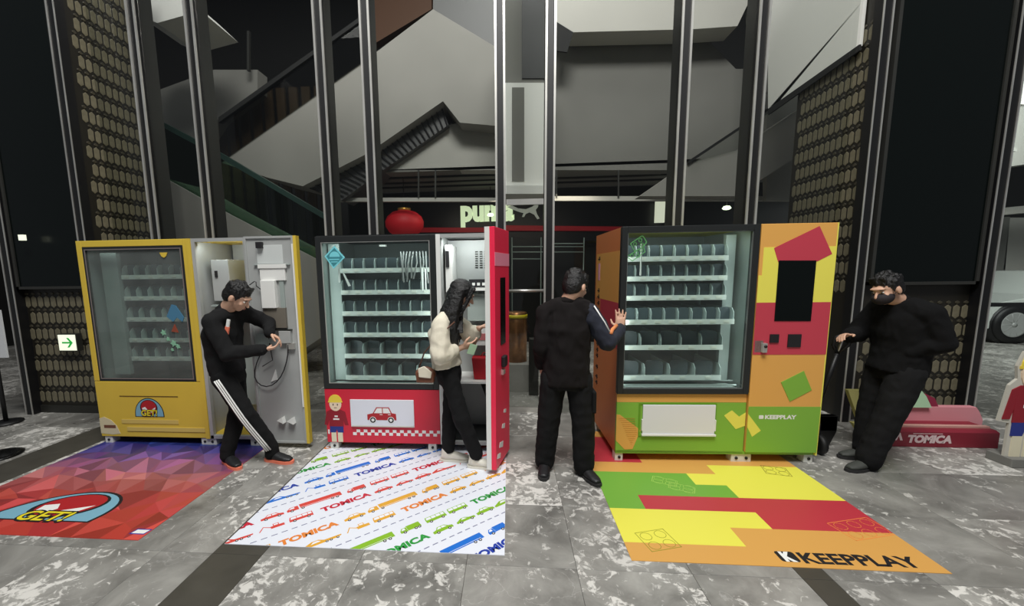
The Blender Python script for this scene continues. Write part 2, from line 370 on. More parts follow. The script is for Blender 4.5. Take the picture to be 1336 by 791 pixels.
# ------------------------------------------------------------------ the atrium behind the glass
def slab(name, pts, Y, depth, m, parent=None):
    "thick slab whose face at distance Y has the given outline"
    P = [at(x, y, Y) for x, y in pts]
    return MB().prism([(p.x, p.z) for p in P], Y, Y+depth).build(name, m, parent)
struct(MB().box((-12, 11.5, 0), (14, 11.7, 9)).build('wall_back', M_dark))
struct(MB().box((-12, 5, 0), (-11.8, 11.5, 9)).build('wall_left', M_dark))
struct(MB().box((13.8, 5, 0), (14, 11.5, 9)).build('wall_right', M_dark))
struct(MB().box((-12, 4.9, 9), (14, 11.7, 9.2)).build('ceiling', M_dark))
# ascending escalator
esc = empty('escalator', (at(395, 243, 7).x, 7.0, 0)); tag(esc, 'pale clad escalator rising to the right behind the glass, ribbed underneath', 'escalator')
def sub(parent): return parent.matrix_world
def keep(o, parent):
    o.parent = parent; o.matrix_parent_inverse = Matrix.Translation(parent.location).inverted() if not parent.rotation_euler.z else (Matrix.Translation(parent.location) @ Matrix.Rotation(parent.rotation_euler.z, 4, 'Z')).inverted(); return o
keep(slab('side_cladding', [(288, 212), (475, 80), (565, 12), (668, 74), (668, 166), (600, 160), (578, 132), (480, 200), (395, 243), (350, 232)], 7.0, 1.0, M_wallgrey), esc)
keep(slab('underside', [(395, 243), (480, 200), (575, 134), (585, 163), (500, 222), (445, 262)], 7.25, 0.6, M_rib), esc)
rb = MB()
for i in range(26):
    t = i/25; a0 = at(400+175*t, 244-106*t, 7.22); b0 = at(443+141*t, 260-95*t, 7.22)
    rb.tube([a0, b0], 0.012, 4, False)
keep(rb.build('soffit_ribs', mat('rib_dark', rgb(48, 48, 50), 0.5)), esc)['kind'] = 'stuff'
keep(slab('handrail', [(285, 153), (475, 18), (475, 24), (285, 160)], 6.95, 0.1, M_dark), esc)
M_balglass = glassmat('green_balustrade_glass', (0.45, 0.6, 0.5, 1), 0.4)
keep(slab('glass_balustrade', [(285, 160), (475, 24), (475, 80), (288, 212)], 6.98, 0.02, glassmat('smoked_glass', (0.5, 0.5, 0.48, 1), 0.3)), esc)
# slatted timber wall behind the balustrades
M_wood = mat('amber_timber_slat', rgb(92, 74, 52), 0.6, noise_amt=0.3, nscale=5)
wd = empty('slatted_wall', (-3.2, 8.3, 0)); tag(wd, 'wall of upright timber slats behind the escalator balustrade', 'wall')
for i in range(9):
    x = -5.9+i*0.26
    link('slat', MB().box((0, 0, 0), (0.17, 0.05, at(300, 118, 8.3).z-1.6)).mesh('slat', M_wood) if i == 0 else bpy.data.meshes['slat'], wd, (x+3.2, 0, 1.6))
# descending escalator
es2 = empty('escalator', (at(300, 300, 5.9).x, 5.9, 0)); tag(es2, 'escalator going down to the right, green glass balustrade over a pale stringer', 'escalator')
keep(slab('stringer', [(214, 232), (300, 280), (432, 348), (432, 432), (300, 520), (214, 520)], 5.9, 0.9, M_wallgrey), es2)
keep(slab('glass_balustrade', [(214, 166), (285, 205), (440, 296), (440, 352), (300, 280), (214, 232)], 5.93, 0.02, M_balglass), es2)
keep(slab('handrail', [(214, 160), (285, 198), (440, 289), (440, 296), (285, 205), (214, 167)], 5.88, 0.1, mat('green_rubber_handrail', rgb(38, 62, 56), 0.4)), es2)
# grey flank wall, dark ceiling piece and pale soffit at the upper left
keep(slab('landing_fascia', [(200, 120), (279, 91), (336, 91), (336, 118), (285, 155), (262, 190), (214, 166)], 7.6, 0.3, M_wallmid), esc)
t_i = 20
def tr(o):
    global t_i
    o.name = 'trim_%d' % t_i; t_i += 1; return struct(o)
tr(slab('t', [(150, -14), (232, -14), (262, 14), (205, 30), (178, 18)], 5.9, 0.8, M_white))
tr(slab('t', [(322, 40), (325, 40), (325, 92), (322, 92)], 7.4, 0.05, M_fin))
tr(slab('t', [(480, -10), (563, -10), (563, 12), (480, 62)], 8.6, 0.2, mat('amber_ceiling', rgb(84, 52, 28), 0.6)))
tr(slab('t', [(565, -14), (668, -14), (668, 74), (565, 12)], 7.3, 0.4, M_rib))
# bulkheads over the shop
tr(slab('t', [(500, 222), (585, 163), (600, 160), (652, 160), (652, 222)], 7.4, 0.3, M_walllight))
tr(slab('t', [(712, 40), (905, 34), (960, 90), (1046, 90), (1046, 210), (905, 213), (870, 222), (712, 222)], 7.4, 0.3, M_wallmid))
tr(slab('t', [(712, -14), (985, -14), (962, 34), (905, 38), (748, 42), (712, 28)], 6.9, 0.4, M_walllight))
tr(slab('t', [(724, 27), (748, 42), (740, 68), (724, 66)], 6.85, 0.03, M_dark))
p1 = at(600, 222, 7.4); zb = p1.z
tr(MB().box((-3.0, 7.4, zb), (8, 9.2, zb+0.05)).build('t', M_wallmid))
for y in (7.75, 8.2, 8.6):
    tr(MB().box((-3.0, y, zb-0.03), (8, y+0.06, zb)).build('t', M_dark if y != 8.2 else M_fin))
tr(slab('t', [(432, 258), (652, 258), (652, 263), (432, 263)], 7.4, 0.08, M_walllight))
tr(slab('t', [(718, 256), (1046, 256), (1046, 262), (718, 262)], 7.4, 0.08, M_walllight))
for x in (545, 567, 725, 806):
    tr(slab('t', [(x, 222), (x+2, 222), (x+2, 258), (x, 258)], 7.38, 0.02, M_fin))
# sloping stair flank with its handrail on the right
st = empty('staircase', (at(960, 200, 6.9).x, 6.9, 0)); tag(st, 'pale staircase flank with a glass rail, rising behind the orange machine', 'staircase')
keep(slab('stringer', [(835, 256), (900, 211), (965, 195), (1046, 140), (1046, 200), (960, 256)], 6.9, 0.3, M_wallgrey), st)
keep(slab('handrail', [(898, 210), (967, 164), (1046, 112), (1046, 115), (967, 168), (898, 214)], 6.85, 0.05, M_dark), st)
keep(slab('glass_panel', [(900, 213), (967, 168), (1046, 115), (1046, 140), (965, 195)], 6.87, 0.02, G_front), st)
# white lift shaft hanging between the centre mullions
sh = empty('lift_shaft', (at(686, 200, 5.6).x, 5.6, 0)); tag(sh, 'white boxed shaft hanging between the two middle mullions', 'shaft')
keep(slab('casing', [(654, 108), (716, 108), (716, 242), (654, 242)], 5.6, 0.7, M_white), sh)
keep(slab('recess', [(668, 114), (684, 114), (684, 236), (668, 236)], 5.585, 0.02, M_wallmid), sh)
keep(slab('upper_casing', [(654, -16), (716, -16), (716, 108), (654, 108)], 5.7, 0.6, M_wallmid), sh)
keep(slab('dark_panel', [(681, -16), (716, -16), (716, 102), (681, 102)], 5.68, 0.02, M_black), sh)
keep(slab('bottom_ledge', [(652, 242), (717, 242), (716, 253), (652, 253)], 5.5, 0.85, M_white), sh)
# inner side wall right of the facade
X0 = 3.52
def xslab(pts, X, th, m):
    P = [atx(x, y, X) for x, y in pts]; return MB().prism([(p.y, p.z) for p in P], X, X+th, 'x').build('t', m)
tr(xslab([(1002, 150), (1002, 143), (1121, 60), (1127, 0), (1127, -40), (1002, -40)], 3.46, 0.03, M_white))
tr(xslab([(1002, 150), (1121, 66), (1121, 58), (1002, 142)], 3.45, 0.02, M_dark))
tr(slab('t', [(1000, 150), (1046, 118), (1046, 262), (1000, 262)], 7.2, 0.1, M_wallgrey))
tr(slab('t', [(975, -20), (1003, -20), (1003, 120), (985, 125)], 7.0, 0.1, M_wallmid))
# shop under the bulkhead
shop = empty('shop_front', (0, 9.2, 0)); tag(shop, 'black shop front with lit letters and a red band, beyond the glass', 'shop front')
MB().box((-3.6, 0, 0), (7.5, 0.2, 3.35)).build('fascia', mat('shop_black', rgb(12, 12, 12), 0.4), shop)
keep(slab('red_band', [(548, 297), (655, 297), (655, 303), (548, 303)], 9.1, 0.08, mat('red_band_glow', rgb(150, 26, 34), 0.5, emit=rgb(140, 18, 28), estr=0.25)), shop)  # band colour carries a faint added glow, no lamp behind it
keep(slab('red_band', [(660, 294), (830, 296), (830, 301), (660, 301)], 9.1, 0.08, MATS['red_band_glow']), shop)
M_puma = mat('lit_letter_white', rgb(225, 235, 205), 0.5, emit=rgb(215, 235, 190), estr=0.85)
pa, pb = at(601, 291, 9.12), at(671, 291, 9.12)
add_text(MB(), 'puma', 0.62, pa.x, pa.z+0.05, 9.12, pb.x-pa.x, 0.034, mode='front').build('lit_lettering', M_puma)
o = bpy.data.objects['lit_lettering']; keep(o, shop)
cat = [(662, 270), (668, 268), (676, 272), (686, 273), (694, 270), (699, 266), (703, 265), (702, 270), (699, 274), (701, 280), (704, 285), (701, 286), (697, 280), (691, 277), (686, 279), (684, 283), (681, 283), (683, 278), (676, 276), (668, 273)]
keep(slab('cat_emblem', cat, 9.08, 0.03, mat('emblem_white', rgb(190, 195, 185), 0.5, emit=rgb(170, 175, 165), estr=0.35)), shop)
M_shelf = mat('shop_rail', rgb(120, 135, 130), 0.5)
r = MB()
for (x0, x1, y) in ((668, 762, 322), (668, 762, 329), (668, 705, 338), (722, 762, 318)):
    p, q = at(x0, y, 8.6), at(x1, y, 8.6); r.tube([p, q], 0.014, 6)
for x in (668, 706, 722, 762):
    p, q = at(x, 310, 8.6), at(x, 380, 8.6); r.tube([(p.x, 8.6, p.z), (p.x, 8.6, 0)], 0.012, 6)
rk = r.build('clothes_rack', M_shelf); tag(rk, 'pale metal clothes rack inside the dark shop', 'rack')
# shop downlight, lantern
for i, (x, y, Yd) in enumerate(((640, 281, 8.9), (948, 272, 7.9))):
    p = at(x, y, Yd)
    l = MB().lathe([(0.001, 0.05), (0.05, 0.04), (0.075, 0.0), (0.05, -0.02), (0.001, -0.03)], p, 12)
    o = l.build('spot_lamp', mat('lamp_glow', rgb(240, 255, 225), 0.5, emit=rgb(235, 255, 215), estr=2.2))
    tag(o, ('round glowing lamp in front of the lit white lettering', 'glowing lamp between the two mullions above the orange machine', '')[i], 'lamp')
    MB().tube([(p.x, p.y, p.z+0.04), (p.x, p.y, zb)], 0.008, 6).build('stem', M_black, o)
p = at(862, 262, 9.0); q = at(868, 290, 9.0)
b_ = MB().box((p.x-.08, 9.0, q.z), (q.x, 9.1, p.z)).build('light_box', M_lit); tag(b_, 'narrow lit box sign behind the glass above the orange machine', 'sign')
lc = at(528, 292, 7.9)
ln = empty('red_lantern', (lc.x, 7.9, lc.z)); ln.scale = (1.2, 1.2, 1.2); tag(ln, 'round red lantern hanging above the red machine', 'lantern')
lm = MB(); nr_ = 28; prof = [(0.10, 0.20), (0.19, 0.175), (0.27, 0.11), (0.305, 0.03), (0.30, -0.05), (0.25, -0.13), (0.17, -0.185), (0.10, -0.20)]
vs = []; fs = []
for (r0, h) in prof:
    for k in range(nr_*2):
        rr = r0*(1.0 if k % 2 else 0.965); t = pi*k/nr_; vs.append((rr*cos(t), rr*sin(t), h))
n2 = nr_*2
for i in range(len(prof)-1):
    for k in range(n2): fs.append((i*n2+k, i*n2+(k+1) % n2, (i+1)*n2+(k+1) % n2, (i+1)*n2+k))
lm.add([(a, b, c) for a, b, c in vs], [f[::-1] for f in fs], True).build('lantern_body', mat('lantern_red', rgb(170, 14, 28), 0.6, emit=rgb(160, 8, 20), estr=0.22), ln)
M_gold = mat('gold_rim', rgb(200, 150, 70), 0.35, 0.7)
MB().lathe([(0.10, 0.195), (0.105, 0.24), (0.001, 0.24)], n=16).build('top_rim', M_gold, ln)
MB().lathe([(0.001, -0.23), (0.10, -0.23), (0.10, -0.195)], n=16).build('bottom_rim', M_gold, ln)
MB().tube([(0, 0, 0.24), (0, 0, (zb-lc.z)/1.2)], 0.006, 6).build('cord', M_black, ln)
# plinth, copper drum and post glimpsed through the glass door
pA, pB = onfloor(655, 506), onfloor(700, 506)
py_ = 5.3
a0, a1 = at(655, 476, py_), at(691, 476, py_)
o = MB().box((a0.x, py_, 0), (a1.x, py_+0.5, a0.z)).build('plinth', M_wallgrey); tag(o, 'low pale grey plinth seen through the gap beside the pink door', 'plinth')
c0 = at(674, 470, py_+0.25)
cz = at(674, 408, py_+0.25).z
dr = MB(); prf = []
dr.lathe([(0.15, a0.z+0.002), (0.15, cz), (0.14, cz+0.01), (0.001, cz+0.01)], (c0.x-0.01, py_+0.25, 0), 20)
o = dr.build('copper_drum', mat('brushed_copper', rgb(200, 140, 90), 0.3, 0.8, noise_amt=0.5, nscale=9)); tag(o, 'shiny copper drum standing on the low plinth', 'drum')
tb = MB().lathe([(0.158, cz-0.07), (0.158, cz-0.02)], (c0.x-0.01, py_+0.25, 0), 20).build('yellow_band', mat('yellow_tape', rgb(220, 200, 40), 0.5), o)
g0, g1 = at(690.5, 442, 5.15), at(703, 442, 5.15)
o = MB().box((g0.x, 5.15, 0), (g1.x, 5.27, g0.z)).build('post', M_fin, bevel=0.008); tag(o, 'short grey square post left of the man facing away', 'post')

# right hall: walls, car, panel
tr(slab('t', [(1246, 283), (1318, 283), (1303, 440), (1262, 440)], 11.3, 0.2, M_wallmid))
tr(slab('t', [(1318, 284), (1420, 284), (1420, 400), (1303, 400)], 11.3, 0.1, M_walllight))
tr(slab('t', [(1282, 274), (1440, 258), (1440, 268), (1282, 283)], 9.6, 0.5, M_wallgrey))
tr(slab('t', [(1290, -30), (1440, -30), (1440, 200), (1284, 222)], 8.4, 0.3, M_wallmid))
tr(slab('t', [(1330, -6), (1400, -6), (1400, 28), (1318, 30)], 8.35, 0.04, M_white))
tr(slab('t', [(1312, 110), (1400, 96), (1400, 140), (1300, 134)], 8.35, 0.04, M_walllight))
# poster with a dark mark leaning behind the car
p0, p1 = at(1328, 352, 9.9), at(1352, 386, 9.9)
p0, p1 = at(1328, 352, 11.2), at(1352, 386, 11.2)
po = empty('poster_board', (p0.x, 11.2, p1.z)); tag(po, 'pale poster board with dark strokes above the white car', 'poster')
MB().box((0, 0, 0), (0.9, 0.03, p0.z-p1.z)).build('board', M_white, po)
MB().prism([(-0.18, 0.0), (-0.13, 0.0), (0.02, 0.55), (-0.03, 0.55)], -0.03, 0).prism([(0.0, 0.0), (0.09, 0.0), (0.09, 0.6), (0.0, 0.6)], -0.03, 0).build('dark_frame', mat('ink_blue', rgb(30, 26, 60), 0.6), po)

# car: only its front quarter is in view but the whole flank is built
def car():
    wc = at(1322, 424, 9.0); cx = wc.x; c = empty('car', (cx, 9.0, 0)); tag(c, 'white car parked in the hall at the right edge', 'car')
    zr = max(wc.z, 0.34); R = zr
    prof = [(-0.62, 0.35), (-0.66, 0.62), (-0.50, 0.80), (0.5, 0.98), (1.2, 1.45), (2.6, 1.5), (3.3, 1.05), (3.6, 0.95), (3.6, 0.35)]
    arch = [(0.44*cos(t), zr+0.44*sin(t)) for t in [radians(a) for a in range(-10, 191, 20)]]
    prof2 = prof + [(2.4, 0.25), (0.46, 0.25)] + arch + [(-0.46, 0.3)]
    MB().prism(prof2, 0.0, 1.75).build('body', mat('car_white', rgb(205, 210, 205), 0.25, coat=0.5), c, bevel=0.03)
    MB().prism([(0.75, 1.0), (1.25, 1.38), (2.55, 1.42), (3.1, 1.05)], -0.01, 0.0).build('side_window', M_screen, c)
    MB().lathe([(0.43, 0.02), (0.43, 0.3), (0.001, 0.3)], (0, 0, zr), 28, 'y').build('wheel_arch', M_black, c)
    wl = MB().lathe([(R*0.62, -0.02), (R*0.72, -0.04), (R*0.97, -0.03), (R, 0.02), (R, 0.2), (0.001, 0.2)], (0, 0, zr), 32, 'y').build('tyre', M_black, c)
    rim = MB().lathe([(R*0.60, -0.025), (R*0.66, -0.03), (R*0.68, 0.0), (R*0.60, 0.0)], (0, 0, zr), 32, 'y')
    rim.lathe([(0.001, -0.03), (0.05, -0.03), (0.05, 0.0), (0.001, 0.0)], (0, 0, zr), 12, 'y')
    for k in range(10):
        t = 2*pi*k/10
        rim.tube([(0.03*cos(t), -0.015, zr+0.03*sin(t)), (R*0.64*cos(t), -0.015, zr+R*0.64*sin(t))], 0.013, 5)
    rim.build('rim', mat('alloy_silver', rgb(170, 172, 170), 0.4, 0.2), c)
car()
# belt posts in the hall
for i, (x, y, yb, Yd, lab) in enumerate(((1258, 398, 480, 6.6, 'black belt post between the pillar and the white car'), (1248, 440, 555, 5.0, 'black belt post standing just right of the tiled pillar'))):
    top = at(x, y, Yd); o = empty('belt_post', (top.x, Yd, 0)); tag(o, lab, 'post')
    MB().lathe([(0.16, 0.0), (0.16, 0.015), (0.03, 0.035), (0.025, 0.05), (0.025, top.z), (0.035, top.z), (0.035, top.z+0.06), (0.001, top.z+0.07)], n=16).build('post_body', M_black, o)
    if i == 0: MB().box((0.03, -0.003, top.z-0.03), (1.9, 0.003, top.z+0.03)).build('belt', M_black, o)
# round base of a post on the left, and the paper sign
ds = onfloor(8, 592)
o = empty('belt_post', (-4.62, 3.16, 0)); tag(o, 'belt post with a round shiny base at the left edge', 'post')
MB().lathe([(0.17, 0.0), (0.17, 0.012), (0.13, 0.022), (0.03, 0.03), (0.001, 0.03)], n=32).build('round_base', mat('base_black', rgb(28, 28, 28), 0.25, 0.6), o)
MB().tube([(0, 0, 0.03), (0, 0, 0.34)], 0.022, 12).build('stem', M_chrome, o) if False else None
p0, p1 = at(-30, 405, 3.9), at(9, 467, 3.9)
o = MB().box((p0.x, 3.9, p1.z), (p1.x, 3.92, p0.z)).build('notice_board', mat('paper_white', rgb(200, 202, 205), 0.7)); tag(o, 'white notice board on a stand, cut off by the left edge', 'sign')
pst = MB().tube([(p0.x+0.08, 3.93, 0), (p0.x+0.08, 3.93, p1.z+0.1)], 0.02, 8).lathe([(0.14, 0), (0.14, 0.02), (0.001, 0.03)], (p0.x+0.08, 3.93, 0), 16).build('stand', M_black, o)
p0 = at(27, 310, 4.1)
o = MB().box((p0.x-.03, 4.1, p0.z-.03), (p0.x+.03, 4.13, p0.z+.03)).build('status_light', M_lit)
o.parent = pl; o.matrix_parent_inverse = Matrix.Translation(pl.location).inverted()

# ================================================================== vending machines
M_yel = mat('machine_yellow', rgb(214, 184, 66), 0.45, noise_amt=0.06, nscale=4)
M_red = mat('machine_red', rgb(205, 36, 58), 0.45)
M_pinkred = mat('machine_bright_red', rgb(240, 40, 78), 0.45)
M_green = mat('machine_green', rgb(126, 176, 62), 0.45)
M_orange = mat('machine_orange', rgb(224, 166, 84), 0.45)
M_deeporange = mat('machine_deep_orange', rgb(206, 124, 70), 0.5)
M_ylw = mat('machine_lemon', rgb(234, 224, 92), 0.45)
M_cher = mat('machine_cherry', rgb(192, 62, 78), 0.45)
M_frame = mat('window_frame_charcoal', rgb(44, 46, 46), 0.35, 0.3)
M_liner = mat('cabinet_liner', rgb(176, 178, 176), 0.45, 0.15, noise_amt=0.12, nscale=5)
M_lin2 = mat('cabinet_inside_grey', rgb(150, 160, 156), 0.5)
M_back = mat('cabinet_back', rgb(128, 140, 137), 0.6)
M_push = mat('pusher_plate', rgb(66, 78, 82), 0.42)
M_div = mat('lane_divider', rgb(176, 190, 186), 0.4)
M_rail = mat('price_rail', rgb(206, 212, 206), 0.4)
M_tag = mat('price_tag', rgb(214, 216, 205), 0.6)
M_foot = mat('foot_white', rgb(214, 214, 206), 0.5)
M_coil = mat('coil_wire', rgb(120, 125, 122), 0.35, 0.7)
G_mach = glassmat('machine_glass', (0.90, 0.95, 0.94, 1), 0.5, refl_veil=0.02)
G_mach1 = glassmat('reflection_veil_glass', (0.78, 0.83, 0.81, 1), 0.6, refl_veil=0.13)  # grey of reflections is put into this pane's own colour
M_hole = mat('screw_hole', rgb(20, 20, 20), 0.6)
M_plate = mat('white_plastic', rgb(228, 228, 224), 0.45)

def rrect(x0, z0, x1, z1, r, n=4):
    P = []
    for cx, cz, a0 in ((x1-r, z1-r, 0), (x0+r, z1-r, 90), (x0+r, z0+r, 180), (x1-r, z0+r, 270)):
        for k in range(n+1):
            t = radians(a0+90*k/n); P.append((cx+r*cos(t), cz+r*sin(t)))
    return P
def ring(mb, x0, z0, x1, z1, t, y0, y1):
    mb.box((x0, y0, z0), (x0+t, y1, z1)).box((x1-t, y0, z0), (x1, y1, z1)).box((x0+t, y0, z1-t), (x1-t, y1, z1)).box((x0+t, y0, z0), (x1-t, y1, z0+t))
pusher_me = MB().prism(rrect(-0.044, 0, 0.044, 0.115, 0.022), 0, 0.008).mesh('pusher_plate', M_push)
pusher_wide = MB().prism(rrect(-0.07, 0, 0.07, 0.13, 0.03), 0, 0.008).mesh('pusher_plate', M_push)
def div_mesh(h, dpt): return MB().prism([(0, 0), (dpt, 0), (dpt, h), (0.03, h), (0, h*0.7)], -0.002, 0.002, 'x').mesh('lane_divider', M_div)
DIV = div_mesh(0.115, 0.45); DIV2 = div_mesh(0.09, 0.45)
tag_me = MB().box((-0.022, -0.004, -0.009), (0.022, 0, 0.009)).mesh('price_tag', M_tag)
coil_mb = MB()
coil_pts = [(0.034*cos(t*2*pi/10), t*0.36/80, 0.04+0.034*sin(t*2*pi/10)) for t in range(81)]
coil_mb.tube(coil_pts, 0.0028, 4); COIL = coil_mb.mesh('coil', M_coil)
def shelf(p, z, x0, x1, n, w0=0.12, wide=False, out=0.0, coils=False):
    s = MB().box((x0, w0-out, z-0.02), (x1, w0+0.5-out, z-0.012)).build('shelf', M_lin2, p)
    MB().box((x0, w0-0.012-out, z-0.028), (x1, w0-out, z+0.012)).build('price_rail', M_rail, s)
    pitch = (x1-x0)/n
    for k in range(n):
        cx = x0+pitch*(k+0.5)
        o = link('pusher_plate', pusher_wide if wide else pusher_me, s, (cx, w0+0.03-out+(0.05 if wide else 0.02), z-0.01))
        if wide: o.rotation_euler = (0, 0.0, -0.35)
        if coils: link('coil', COIL, s, (cx, w0+0.06-out, z-0.012))
        link('price_tag', tag_me, s, (cx+random.uniform(-.01, .01), w0-0.012-out, z-0.006))
    for k in range(n+1): link('lane_divider', DIV, s, (x0+pitch*k, w0+0.004-out, z-0.012))
    return s
def feet(p, xs, m=None):
    for i, (x, wd) in enumerate(xs):
        f = MB().box((x, 0.01, 0), (x+wd, 0.09, 0.075)).build('foot', M_foot, p, bevel=0.003)
        hs = MB()
        for k in range(2 if wd > 0.09 else 1):
            cx = x+wd*(0.25+0.5*k) if wd > 0.09 else x+wd*0.55
            hs.lathe([(0.012, 0.004), (0.012, 0.0099)], (cx, 0, 0.035), 10, 'y')
        hs.build('bolt_hole', M_hole, f)
        q = f.copy(); COL.objects.link(q); q.parent = p; q.location = (0, 0.68, 0)
def shell(p, W, m, u_div, D=0.84, H=1.925, zb=0.07, right_open=False, inner=M_liner, sidem=None):
    "side, top, bottom and back panels plus the wall between the two compartments"
    MB().box((0, 0.03, zb), (0.025, D, H)).build('side_panel', sidem or m, p)
    MB().box((W-0.025, 0.03, zb), (W, D, H)).build('side_panel', m, p)
    MB().box((0.025, 0.03, H-0.025), (W-0.025, D, H)).build('top_panel', m, p)
    MB().box((0.025, 0.03, zb), (W-0.025, D, zb+0.03)).build('bottom_panel', m, p)
    MB().box((0.025, D-0.02, zb+0.03), (W-0.025, D, H-0.025)).build('back_panel', M_back, p)
    MB().box((u_div-0.02, 0.03, zb+0.03), (u_div, D-0.02, H-0.025)).build('partition', inner, p)
    MB().box((0.025, 0.05, zb+0.03), (0.032, D-0.02, H-0.025)).build('inner_liner', M_lin2, p)

# ---------------- yellow machine
A = empty('vending_machine', (-3.93, 3.48, 0)); tag(A, 'yellow vending machine with dark reflection-veiled window, its service door swung wide open', 'vending machine', 'vending machines in a row')
shell(A, 1.62, M_yel, 1.12)
ff = MB(); ff.box((0, 0, 0.62), (0.055, 0.03, 1.925)).box((1.03, 0, 0.62), (1.075, 0.03, 1.925)).box((0.055, 0, 1.868), (1.03, 0.03, 1.925))
ff.build('front_frame', M_yel, A, bevel=0.004)
MB().box((1.077, -0.012, 0.07), (1.115, 0.03, 1.925)).build('edge_flange', M_yel, A)
MB().box((1.116, -0.004, 0.07), (1.15, 0.03, 1.925)).build('cabinet_jamb', M_liner, A)
g = MB(); ring(g, 0.055, 0.62, 1.03, 1.868, 0.02, 0.002, 0.03); wf = g.build('window_frame', M_frame, A)
g = MB(); ring(g, 0.075, 0.64, 1.01, 1.848, 0.008, -0.002, 0.002); g.build('chrome_bead', mat('bead_pinkish', rgb(150, 138, 135), 0.35, 0.5), wf)
MB().box((0.075, 0.012, 0.64), (1.01, 0.018, 1.848)).build('window_pane', G_mach1, A)
lp = MB().box((0, 0, 0.07), (1.075, 0.03, 0.615)).build('front_panel', M_yel, A, bevel=0.004)
MB().box((0.24, -0.003, 0.47), (0.83, 0.0, 0.477)).build('slot', mat('slot_dark', rgb(90, 70, 20), 0.6), lp)
MB().box((0.23, -0.004, 0.205), (0.81, 0, 0.245)).box((0.28, -0.006, 0.13), (1.07, 0, 0.17)).build('worn_tape', mat('worn_tape', rgb(206, 182, 96), 0.5), lp)
# badge on the lower panel: pale dome, red cap, yellow lettering
M_badge = mat('badge_blue', rgb(120, 170, 190), 0.5); M_ink = mat('print_black', rgb(22, 20, 24), 0.6)
M_badgered = mat('badge_red', rgb(170, 30, 36), 0.5); M_bwhite = mat('badge_white', rgb(232, 232, 228), 0.5); M_byellow = mat('badge_yellow', rgb(228, 210, 40), 0.5)
def dome(cx, z0, w_, h_, n=20, base=0.0):
    return [(cx-w_/2, z0)]+[(cx-w_/2*cos(pi*k/n), z0+base+(h_-base)*sin(pi*k/n)) for k in range(n+1)]+[(cx+w_/2, z0)]
def badge(prismf, T):
    "the dome badge: prismf(k, pts, layer); T maps unit coordinates (about 1.0 wide, 0.6 high)"
    prismf(0, [T(*q) for q in dome(0, 0, 1.04, 0.64, base=0.06)], 1)
    prismf(1, [T(*q) for q in dome(0, 0.02, 0.98, 0.59, base=0.06)], 2)
    prismf(0, [T(*q) for q in [(0.31*cos(2*pi*k/24), 0.31+0.27*sin(2*pi*k/24)) for k in range(24)]], 3)
    prismf(2, [T(*q) for q in [(0.275*cos(2*pi*k/24), 0.325+0.235*sin(2*pi*k/24)) for k in range(24)]], 4)
    prismf(3, [T(*q) for q in [(-0.24, 0.30), (-0.13, 0.34), (-0.04, 0.24), (-0.06, 0.17), (-0.2, 0.18)]], 5)
    prismf(3, [T(*q) for q in [(0.02, 0.2), (0.24, 0.33), (0.2, 0.2), (0.08, 0.15)]], 5)
bd = MB()
def pf(k, pts, L): bd.mat(k).prism(pts, -0.0006*L-0.001, 0)
badge(pf, lambda x, y: (0.525+x*0.285, 0.272+y*0.29))
bd.mat(0); add_text(bd, 'GET!', 0.085, 0.44, 0.282, 0, 0.17, 0.006, 0.1, thick=0.005)
bd.mat(4); add_text(bd, 'GET!', 0.08, 0.444, 0.285, 0, 0.162, 0.002, 0.1, thick=0.0056)
bd.build('badge', [M_ink, M_badge, M_badgered, M_bwhite, M_byellow], lp)
MB().prism([(-0.0, 0.25), (0.05, 0.265), (0.12, 0.235), (0.17, 0.18), (0.2, 0.1), (0.12, 0.09), (0.0, 0.1)], -0.002, 0).build('corner_decal', mat('cream_decal', rgb(206, 196, 160), 0.5), lp)
MB().box((0.04, -0.003, 0.155), (0.16, 0, 0.185)).build('decal_scrawl', mat('decal_brown', rgb(110, 70, 50), 0.6), lp)
# inside shelves and things stuck on the glass
for z in (1.60, 1.40, 1.20, 1.0, 0.82): shelf(A, z, 0.30, 1.0, 6)
MB().box((0.12, 0.1, 0.66), (0.28, 0.14, 1.82)).build('lift_column', M_lin2, A)
MB().prism([(0.80, 1.808), (0.875, 1.808), (0.86, 1.775), (0.838, 1.762), (0.815, 1.775)], 0.006, 0.011).build('yellow_decal', M_yel, A)
de = MB().prism([(0.80, 1.23), (0.86, 1.34), (0.90, 1.33), (0.97, 1.22), (0.95, 1.18), (0.90, 1.22), (0.86, 1.18)], 0.006, 0.011)
de.build('blue_decal', mat('decal_blue', rgb(70, 120, 150), 0.4), A)
de = MB()
for (x, z, r_) in ((0.75, 1.08, 0.03), (0.79, 1.02, 0.022), (0.84, 0.98, 0.035), (0.88, 0.95, 0.025), (0.82, 0.92, 0.018)):
    de.prism([(x+r_*cos(t)*(1 if k % 2 else 0.55), z+r_*sin(t)*(1 if k % 2 else 0.55)) for k, t in enumerate([2*pi*i/10 for i in range(10)])], 0.006, 0.011)
de.build('leaf_decal', mat('decal_mint', rgb(130, 180, 150), 0.4), A)
MB().prism([(0.83, 1.09), (0.87, 1.16), (0.90, 1.08)], 0.006, 0.011).build('red_decal', mat('decal_rust', rgb(140, 70, 50), 0.4), A)
feet(A, [(0.02, 0.075), (1.01, 0.15), (1.5, 0.09)])
